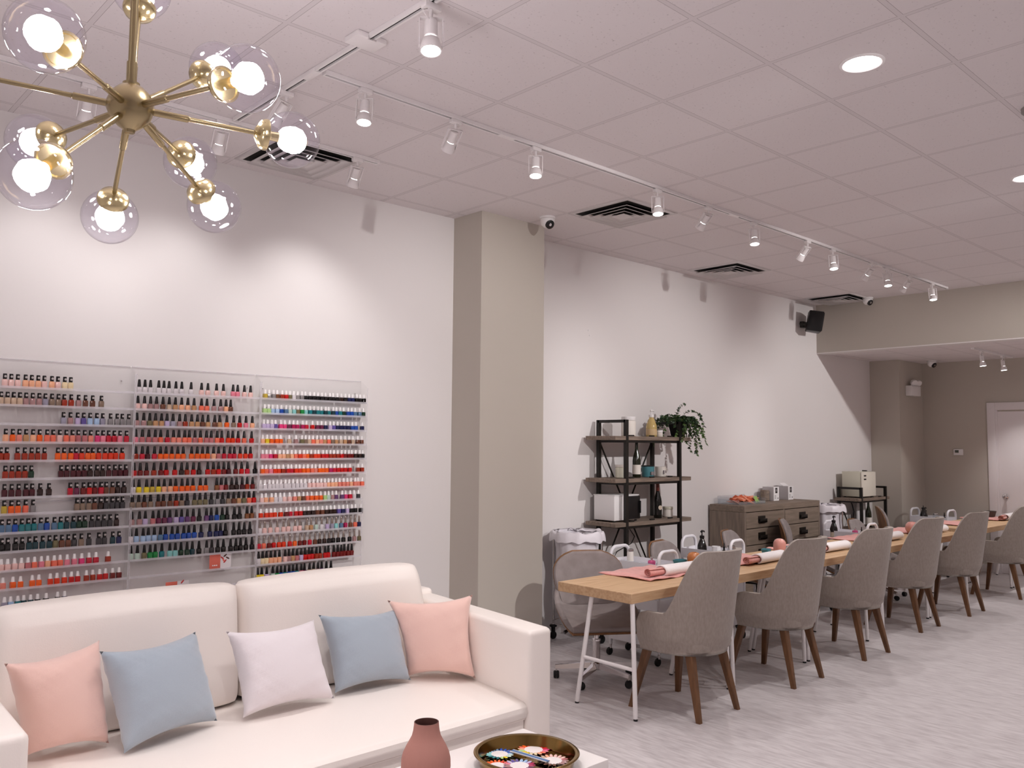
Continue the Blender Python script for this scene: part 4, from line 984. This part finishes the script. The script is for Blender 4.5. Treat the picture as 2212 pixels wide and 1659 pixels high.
bowl(5.30, 3.83, 'teal bowl left of the orange round vase'); bowl(5.44, 3.70, 'teal bowl right of the orange round vase')
tag(MB().box(5.50, 5.57, 3.63, 3.70, TOP, TOP+.035, b=.004).build('stone_block', MATS['dark_stone']), 'dark grey block beside the right teal bowl near the orange vase', 'block')
bowl(6.42, 3.77, 'teal bowl left of the pink dome vase', .95); bowl(6.73, 3.74, 'teal bowl right of the pink dome vase', .95)
t = thing('bud_vase', 'round orange glazed bud vase on the near tables', 'vase', (5.345, 3.735, TOP))
MB().lathe([(.022, 0), (.024, .012), (.035, .02), (.05, .045), (.053, .066), (.048, .088), (.034, .103), (.02, .107), (.018, .1), (.01, .06)], 32).build('vase_body', MATS['orange_glaze'], t)
t = thing('bud_vase', 'pink dome shaped vase between two teal bowls', 'vase', (6.575, 3.735, TOP))
MB().lathe([(.044, 0), (.05, .006), (.053, .06), (.05, .092), (.038, .112), (.02, .121), (0, .123)], 32).build('vase_body', MATS['pink_glaze'], t)
t = thing('bud_vase', 'pink round glazed ball vase on the fifth table', 'vase', (9.10, 3.66, TOP))
MB().lathe([(.03, 0), (.045, .012), (.065, .045), (.068, .07), (.06, .1), (.038, .122), (0, .13)], 32).build('vase_body', MATS['pink_glaze'], t)
tag(MB().box(9.17, 9.25, 3.60, 3.66, TOP, TOP+.05, b=.004).build('stone_block', MATS['dark_stone']), 'dark block beside the pink ball vase', 'block')
t = MB(); t.lathe([(.05, 0), (.075, .085), (.07, .085), (.045, .005)], 24); o = t.build('planter_bowl', MATS['dark_stone']); o.location = (12.05, 3.86, TOP)
tag(o, 'dark flared bowl on the last table in front of the back door', 'bowl')
# ------------------------------------------------------------------ laundry hampers
def hamper(cx, cy, label, r=.215, zr=.885, a0=117):
    t = thing('laundry_hamper', label, 'hamper', (cx, cy, 0), 0, 'white laundry hampers on wheels')
    m = MB()
    m.tube([(r*math.cos(2*PI*i/40), r*math.sin(2*PI*i/40), zr) for i in range(40)], .011, 10, closed=True); m.build('rim_hoop', MATS['chrome'], t)
    for k in (0, 120, 240) if a0 != 117 else (0, 180, 270):
        a = math.radians(a0 + k); x, y = (r-.004)*math.cos(a), (r-.004)*math.sin(a)
        MB().tube([(x, y, zr), (x, y, .115)], .009, 10).build('post', MATS['chrome'], t)
        MB().lathe([(.03, .105), (.032, .112), (.03, .12)], 16, (x, y, 0)).build('bumper', MATS['rubber'], t)
        MB().lathe([(0, -.012), (.03, -.012), (.034, 0), (.03, .012), (0, .012)], 16, M=mv(x, y, .034) @ rot('X', 90)).build('caster_wheel', MATS['rubber'], t)
        MB().box(x-.008, x+.008, y-.016, y+.016, .034, .105).build('caster_fork', MATS['rubber'], t)
    m = MB(); m.tube([(r*.95*math.cos(2*PI*i/40), r*.95*math.sin(2*PI*i/40), .16) for i in range(40)], .007, 8, closed=True); m.build('base_hoop', MATS['chrome'], t)
    m = MB(); rd = random.Random(int(cx*10)); ph = [rd.uniform(0, 6) for _ in range(6)]
    def fn(u, v):
        a = 2*PI*u; w = .5*math.sin(9*a+ph[0]) + .4*math.sin(15*a+ph[1]) + .35*math.sin(5*a + ph[2])
        if v < .72:
            k = v/.72; z = .2 + (zr-.17)*k + .03
            rr = r*(.78 + .15*k) + .012*w*(1 - k*.3) + .014*math.sin(11*z+ph[3]+2*a)
            if k < .08: rr *= .3 + .7*k/.08
        else:
            k = (v-.72)/.28; th = PI*(1-k)
            rr = r + .002 + (.024 + .006*w)*(-math.cos(th)*1.0) if False else r + .026*math.cos(PI - PI*k)
            z = zr + .012 + .022*math.sin(PI*k) + .01*w - (.055 + .022*w)*smooth(.55, 1, k)
            rr += .006*w*k
        return V((rr*math.cos(a), rr*math.sin(a), z))
    m.grid(fn, 90, 44, cu=True); m.build('bag', MATS['white_bag'], t, sharp=180)
    return t
hamper(5.365, 4.925, 'white bag laundry hamper on casters beside the big grey column')
hamper(9.72, 4.93, 'white bag laundry hamper beside the far end of the dresser', .225, .925, 30)

# ------------------------------------------------------------------ industrial shelf unit and its things
def shelf_unit(x0, x1, y0, y1, zt, boards, bx0, bx1, label, brace, lbl2='shelf'):
    t = thing('shelf_unit', label, 'shelf', ((x0+x1)/2, (y0+y1)/2, 0), 0, None)
    cx, cy = (x0+x1)/2, (y0+y1)/2; hx, hy = (x1-x0)/2, (y1-y0)/2; bm_ = MATS['black_metal']; w = .016
    for sx in (-1, 1):
        for sy in (-1, 1): MB().box(sx*hx-w, sx*hx+w, sy*hy-w, sy*hy+w, 0, zt).build('post', bm_, t)
        MB().box(sx*hx-w, sx*hx+w, -hy, hy, zt-.026, zt).build('top_rail', bm_, t)
    for z in boards:
        MB().box(bx0-cx, bx1-cx, -hy-.012, hy+.02, z-.036, z, b=.003, seg=1).build('shelf_board', MATS['grey_wood'], t)
        MB().box(-hx, hx, -hy+.004, -hy+.02, z-.058, z-.037).build('board_rail', bm_, t)
        for sx in (-1, 1): MB().box(sx*hx-.012, sx*hx+.012, -hy, hy, z-.058, z-.037).build('board_rail', bm_, t)
        for x in (-hx+.1, 0, hx-.12): MB().box(x-.03, x+.03, -hy+.01, -hy+.03, z, z+.012, b=.003).build('bolt_plate', bm_, t)
    if brace:
        for s_ in (-1, 1): MB().tube([(s_*hx, hy, brace[0]), (-s_*hx, hy-.012*s_, brace[1])], .008, 8).build('cross_brace', bm_, t)
    return t
shelf_unit(5.905, 6.695, 4.84, 5.16, 1.872, (1.725, 1.348, .962, .55), 5.745, 6.87, 'tall black metal shelf unit with grey wooden boards by the wall', (1.69, .42))
SHY = 4.98; s1, s2, s3 = 1.726, 1.349, .963
jar(6.11, SHY, s1, 'large white tub with a screw lid on the top board', .066, .18, 'label_white', 'white_plastic', .035)
t = pump(6.425, SHY-.02, s1, 'golden pump bottle with a tall label on the top board', .26, .052, ('gold_liquid', 'white_plastic', 'gold_label'), None)
jar(6.53, SHY-.03, s1, 'small low white jar beside the golden pump bottle', .035, .062, 'label_white', 'white_plastic', .022)
jar(5.985, SHY-.02, s2, 'cream candle jar with white lid on the middle board', .055, .118, 'milk_jar', 'label_white', .022)
def winebottle(x, y, z, label, h, mats, grp='dark glass bottles on the shelves'):
    t = thing('glass_bottle', label, 'bottle', (x, y, z), 0, grp); s = h/.32; r = .038
    MB().lathe([(r*.9, 0), (r, .006), (r, .15*s), (r*.9, .18*s), (r*.45, .24*s), (r*.38, .26*s), (r*.36, .315*s), (r*.42, .316*s), (r*.42, .32*s), (0, .32*s)], 26).build('bottle_body', MATS[mats[0]], t)
    MB().lathe([(r+.0007, .03*s), (r+.0007, .115*s)], 26, cap0=False, cap1=False).build('bottle_label', MATS[mats[1]], t)
    if mats[2]: MB().lathe([(r*.42, .25*s), (r*.4, .318*s), (r*.45, .322*s), (0, .323*s)], 20).build('bottle_foil', MATS[mats[2]], t)
    return t
winebottle(6.19, SHY-.03, s2, 'green wine bottle with white label on the middle board', .325, ('wine_green', 'label_white', None))
t = thing('teal_tin', 'teal printed tin with dark rim on the middle board', 'tin', (6.395, SHY, s2))
MB().lathe([(.05, 0), (.054, .004), (.062, .1)], 28).build('tin_body', MATS['teal_box'], t)
MB().lathe([(.063, .098), (.064, .108), (.058, .108)], 28).build('tin_rim', MATS['black_plastic'], t)
MB().box(-.03, .012, -.064, -.056, .02, .05).build('tin_print', MATS['print_grey'], t)
t = thing('white_mug', 'white patterned mug on the right of the middle board', 'mug', (6.59, SHY, s2))
MB().lathe([(.046, 0), (.05, .004), (.052, .095), (.048, .095), (.046, .006), (0, .006)], 28, cap0=False).build('mug_body', MATS['label_white'], t)
MB().tube([(.05, -.01, .08), (.075, -.015, .075), (.078, -.015, .045), (.05, -.01, .025)], .006, 8).build('mug_handle', MATS['label_white'], t)
for i in range(2): MB().box(-.025 + .03*i, -.008 + .03*i, -.053, -.048, .025+.01*i, .06).build('mug_print', MATS['print_grey'], t)
t = thing('towel_warmer', 'white towel warmer with dark glass door on the lowest visible board', 'towel warmer', (5.985, 5.0, s3))
MB().box(-.17, .17, -.1, .14, .012, .232, b=.006).build('cabinet', MATS['white_plastic'], t)
d = MB().box(-.005, .168, -.122, -.101, .02, .225, b=.006).build('door', MATS['black_plastic'], t)
MB().box(.15, .165, -.135, -.122, .07, .18, b=.003).build('door_handle', MATS['matte_black'], d)
for sx in (-.15, .15):
    for sy in (-.08, .12): MB().lathe([(.012, 0), (.012, .013)], 10, (sx, sy, 0)).build('foot', MATS['rubber'], t)
MB().box(-.172, .172, -.105, .145, .228, .238, b=.002).build('lid', MATS['white_plastic'], t)
t = winebottle(6.505, SHY-.03, s3, 'black liqueur bottle with red foil neck beside the towel warmer', .325, ('wine_dark', 'wine_dark', 'red_foil'))
for k in range(1): MB().lathe([(.0, 0), (.016, 0), (.021, 0), (.021, .0012), (.016, .0012)], 24, M=mv(-.012, -.0375, .1) @ rot('Z', -18) @ rot('X', 90), cap0=False, cap1=False).build('round_emblem', MATS['label_paper'], t)
jar(6.70, SHY, s3, 'small labelled glass jar at the right of the lowest visible board', .05, .098, 'label_white', 'milk_jar', .026)
# the warmer's cord below
MB_c = MB().tube([(6.2, 5.14, .93), (6.33, 5.15, .86), (6.42, 5.16, .78), (6.36, 5.15, .72), (6.15, 5.15, .66), (6.1, 5.15, .6), (6.3, 5.15, .57)], .0045, 6)
tag(MB_c.build('power_cord', MATS['black_plastic']), 'black power cord dangling behind the shelf unit below the towel warmer', 'cord')

# ivy
t = thing('potted_ivy', 'trailing green ivy in a black pot on top of the shelf unit', 'plant', (6.80, 4.93, s1))
MB().lathe([(.058, 0), (.064, .005), (.092, .125), (.096, .128), (.096, .142), (.088, .142), (.085, .12), (.06, .08), (0, .08)], 32, cap0=False).build('pot', MATS['matte_black'], t)
MB().lathe([(0, .115), (.084, .115)], 20, cap1=False).build('soil', pm('soil', '#231a14', .95), t)
pm('ivy_dark', '#2c4a26', .45, noise=(9, '#1c331b', .35, .65)); pm('ivy_light', '#5d7a3e', .45, noise=(9, '#3f5f30', .35, .65)); pm('ivy_stem', '#5b4a30', .7)
rd = random.Random(11)
leafout = [(0, 0), (.35, .1), (.9, -.05), (.6, .32), (.72, .75), (.32, .62), (0, 1.2), (-.32, .62), (-.72, .75), (-.6, .32), (-.9, -.05), (-.35, .1)]
def leaf(m, p, d, s):
    d = V(d).normalized(); n = V((rd.uniform(-.6, .6), rd.uniform(-1, -.1), rd.uniform(.1, 1))).normalized(); x = d.cross(n).normalized(); n = x.cross(d)
    c = m.bm.verts.new(p + d*.4*s - n*.06*s)
    vs = [m.bm.verts.new(p + x*a*s*.62 + d*b*s*.85 + n*(.05*s if i % 2 else -.05*s)) for i, (a, b) in enumerate(leafout)]
    for i in range(12): m.bm.faces.new((vs[i], vs[(i+1) % 12], c))
dk, lt, vi = MB(), MB(), MB()
for k in range(46):
    a = rd.uniform(0, 2*PI); h0 = rd.uniform(.13, .17); p = V((.05*math.cos(a), .05*math.sin(a), h0)); pts = [p.copy()]
    kind = k % 4
    dirv = V((math.cos(a), math.sin(a), rd.uniform(.5, 1.6)))
    if k < 13: dirv = V((.8 + rd.uniform(-.35, .4), -.25 + rd.uniform(-.5, .5), rd.uniform(.35, 1.2)))
    n_ = rd.randint(6, 9) if k >= 16 else rd.randint(9, 17)
    if k in (20, 21, 22): dirv = V((-.9, -.4, .6)); n_ = 12
    if k == 23: dirv = V((.35, -.1, 2.0)); n_ = 9
    v = dirv.normalized()*.026
    for i in range(n_):
        v += V((rd.uniform(-.006, .006), rd.uniform(-.006, .006), -.0062 if k != 23 else -.002)); v = v.normalized()*.026
        p = p + v
        if p.z < .145 and math.hypot(p.x, p.y) < .11: p += V((p.x, p.y, 0)).normalized()*.02
        if p.y > .17: p.y = .17
        if abs(p.x) < .07 + .0 and p.z < .02: p.z = .02
        pts.append(p.copy())
        for q in range(2):
            dd = v.normalized()*.5 + V((rd.uniform(-1, 1), rd.uniform(-1, 1), rd.uniform(-.6, .5)))
            leaf(lt if (p.z < .09 and rd.random() < .75) or rd.random() < .18 else dk, p, dd, rd.uniform(.022, .04))
    vi.tube(pts, .0014, 4)
dk.build('foliage', MATS['ivy_dark'], t, fix=False); lt.build('foliage', MATS['ivy_light'], t, fix=False); vi.build('stems', MATS['ivy_stem'], t)

# ------------------------------------------------------------------ dresser
DX0, DX1, DY0, DY1, DZ = 7.72, 9.31, 4.775, 5.195, 1.03
t = thing('dresser', 'grey brown wooden dresser with drawers against the left wall', 'dresser', ((DX0+DX1)/2, DY0, 0)); c0 = (DX0+DX1)/2
hx, dp = (DX1-DX0)/2, DY1-DY0; dw, df = MATS['dresser_wood'], MATS['dresser_front']
MB().box(-hx, hx, 0, dp, .965, 1.03, b=.003, seg=1).build('dresser_top', df, t)
for sx in (-1, 1): MB().box(sx*hx-.03 if sx > 0 else -hx, hx if sx > 0 else -hx+.03, .002, dp, .05, .964).build('side_panel', dw, t)
MB().box(-hx+.03, hx-.03, dp-.02, dp, .05, .964).build('back_panel', dw, t)
MB().box(-hx+.03, hx-.03, .004, .03, .06, .11).build('plinth', dw, t)
MB().box(-.012, .012, .004, dp-.02, .11, .964).build('divider', dw, t)
MB().box(-hx+.03, hx-.03, .03, dp-.02, .11, .13).build('bottom_panel', dw, t)
for cidx, (a, b) in enumerate(((-hx+.034, -.016), (.016, hx-.034))):
    for r_ in range(5):
        z1 = .958 - r_*.17; z0 = z1 - .162
        d = MB().box(a, b, 0, .4, z0, z1, b=.003, seg=1).build('drawer', df, t)
        hxm = (a+b)/2 - .08 if cidx == 0 else (a+b)/2 - .0
        hz = (z0+z1)/2 + .005
        hd = MB(); hd.box(hxm-.07, hxm+.07, -.004, -.0005, hz-.035, hz+.035); hd.box(hxm-.07, hxm+.07, -.028, -.004, hz-.035, hz-.02, b=.003); hd.box(hxm-.07, hxm+.07, -.028, -.022, hz-.034, hz+.008, b=.002)
        hd.build('cup_handle', MATS['black_metal'], d)
# things on the dresser
pm('packet_orange', '#e8835c', .5, noise=(20, '#f0a080', .4, .6)); pm('packet_green', '#9cc06a', .5)
t = thing('clear_bin', 'clear plastic bin heaped with orange packets on the dresser', 'bin', (8.08, 5.03, DZ))
m = MB(); m.box(-.26, .26, -.13, .13, 0, .003)
m.box(-.26, .26, .127, .13, 0, .085); m.box(-.26, -.257, -.13, .13, 0, .05); m.box(.257, .26, -.13, .13, 0, .06); m.box(-.26, .26, -.13, -.127, 0, .03); m.build('bin_body', MATS['jar_glass'], t)
rd = random.Random(5)
for i in range(34):
    g = i == 33
    m = MB()
    def fn(u, v):
        a, b = 2*u-1, 2*v-1; return V((a*.055, b*.036, .008*(1-a*a)**.5*(1-b*b)**.5))
    m.grid(fn, 9, 7); m.grid(lambda u, v: V((fn(u, v).x, fn(u, v).y, -fn(u, v).z)), 9, 7); bmesh.ops.remove_doubles(m.bm, verts=m.bm.verts[:], dist=.0003)
    o = m.build('foil_packet', MATS['packet_green' if g else 'packet_orange'], sharp=80)
    lay = i % 3
    o.location = (8.08 + rd.uniform(-.19, .19)*(1-.12*lay), 5.02 + rd.uniform(-.075, .075)*(1-.2*lay), DZ + .018 + .02*lay) if not g else (8.20, 4.925, DZ+.045)
    o.rotation_euler = (rd.uniform(-.55, .55), rd.uniform(-.5, .5), rd.uniform(0, 3.1)) if not g else (1.1, 0, .2)
    if g: tag(o, 'green and white packet at the front corner of the orange packets', 'packet')
    else: tag(o, 'orange packet in the heap filling the clear bin on the dresser', 'packet', 'orange packets heaped in the bin')
pm('box_side', '#c9c6c9', .6); pm('photo_dark', '#2a2826', .5); pm('box_white', '#efedee', .5)
def pbox(x, y, label, flap):
    t = thing('product_box', label, 'box', (x, y, DZ), 0, 'white product boxes on the dresser')
    MB().box(0, .115, .0012, .14, 0, .155, b=.001, seg=1).build('carton', MATS['box_side'], t)
    MB().box(.0, .115, 0, .0011, 0, .156).build('front_panel', MATS['box_white'], t)
    MB().box(.035, .08, -.0008, 0, .085, .145).build('product_picture', MATS['photo_dark'], t)
    MB().box(.045, .07, -.0012, -.0008, .105, .13).build('picture_object', MATS['print_grey'], t)
    for z in (.025, .04, .055): MB().box(.02, .05, -.0008, 0, z, z+.006).build('print_line', MATS['print_grey'], t)
    MB().box(.08, .1, -.0008, 0, .02, .035).build('print_mark', MATS['print_grey'], t)
    if flap: MB().box(0, .115, 0, .06, 0, .001, M=mv(0, .06, .156) @ rot('X', 32)).build('open_flap', MATS['box_white'], t)
pbox(8.74, 5.03, 'white product box on the dresser, the left of two', False)
pbox(9.07, 5.035, 'white product box with raised flap on the dresser', True)
jar(8.705, 5.12, DZ, 'brown tin half hidden behind the left white box', .05, .12, 'grey_wood', None, .0)
t = MB(); t.lathe([(.028, 0), (.042, .07), (.038, .07), (.026, .006)], 20); o = t.build('dark_cup', MATS['dark_stone']); o.location = (9.255, 5.12, DZ); tag(o, 'dark cup right of the white boxes on the dresser', 'cup')

# ------------------------------------------------------------------ low shelf with towel cabinet at the far end
shelf_unit(10.53, 11.23, 4.85, 5.14, 1.135, (1.0, .62, .25), 10.43, 11.33, 'low black metal shelf unit in front of the grey corner', (.97, .1))
t = thing('towel_cabinet', 'cream towel cabinet with door on the low shelf unit', 'cabinet', (10.80, 4.99, 1.001))
MB().box(-.2, .2, -.1, .14, .012, .33, b=.006).build('cabinet_body', MATS['milk_jar'], t)
d = MB().box(-.2, .2, -.122, -.102, .016, .326, b=.006).build('door', pm('door_cream', '#e4dfd2', .4), t)
for z in (.27, .225): MB().box(-.145, -.085, -.126, -.122, z, z+.018).build('door_badge', MATS['photo_dark'], d)
for sx in (-.17, .17):
    for sy in (-.08, .12): MB().lathe([(.014, 0), (.014, .013)], 10, (sx, sy, 0)).build('foot', MATS['rubber'], t)
MB().box(.14, .18, -.02, .03, .33, .342).build('vent_cap', MATS['photo_dark'], t)
winebottle(10.88, 4.92, .621, 'dark green wine bottle on the low shelf unit', .34, ('wine_green', 'label_white', None))
tag(MB().box(10.98, 11.2, 5.11, 5.125, .621, .93).build('white_panel', MATS['box_white']), 'white panel at the back of the low shelf unit', 'board')  # plain white upright panel behind the bottle
tag(MB().tube([(10.78, 5.13, .98), (10.85, 5.12, .9), (10.9, 5.12, .8), (10.86, 5.12, .7), (10.8, 5.12, .63)], .006, 6).build('power_cord', MATS['black_plastic']), 'black cord hanging under the cream towel cabinet', 'cord')
tag(MB().box(10.62, 10.78, 4.9, 4.98, 1.001, 1.02, b=.003).build('black_tray', MATS['black_plastic']), 'flat black tray in front of the cream towel cabinet', 'tray') if False else None

# ------------------------------------------------------------------ camera and render settings
cam = bpy.data.cameras.new('camera'); cam.sensor_fit = 'HORIZONTAL'; cam.sensor_width = 36; cam.lens = 1834.05/2212*36; cam.clip_start = .05
co = bpy.data.objects.new('camera', cam); COL.objects.link(co)
yw, pt, rl = math.radians(47.008), math.radians(4.013), math.radians(.493)
f = V((math.cos(pt)*math.cos(yw), math.cos(pt)*math.sin(yw), math.sin(pt))); r = V((math.sin(yw), -math.cos(yw), 0)); u = r.cross(f)
r2 = r*math.cos(rl) + u*math.sin(rl); u2 = u*math.cos(rl) - r*math.sin(rl)
co.matrix_world = Matrix(((r2.x, u2.x, -f.x, 0), (r2.y, u2.y, -f.y, 0), (r2.z, u2.z, -f.z, 1.65), (0, 0, 0, 1)))
SC.camera = co
w = bpy.data.worlds.new('world'); SC.world = w; w.use_nodes = True
w.node_tree.nodes['Background'].inputs[0].default_value = (.9, .88, .9, 1); w.node_tree.nodes['Background'].inputs[1].default_value = .02
SC.view_settings.view_transform = 'Standard'; SC.view_settings.look = 'None'; SC.view_settings.gamma = 1; SC.view_settings.use_curve_mapping = False
SC.view_settings.exposure = EXPOSURE
SC.cycles.max_bounces = 10; SC.cycles.diffuse_bounces = 5; SC.cycles.glossy_bounces = 4; SC.cycles.transparent_max_bounces = 32; SC.cycles.transmission_bounces = 6
SC.cycles.sample_clamp_indirect = 6; SC.cycles.caustics_reflective = False; SC.cycles.caustics_refractive = False
SC.cycles.use_denoising = True
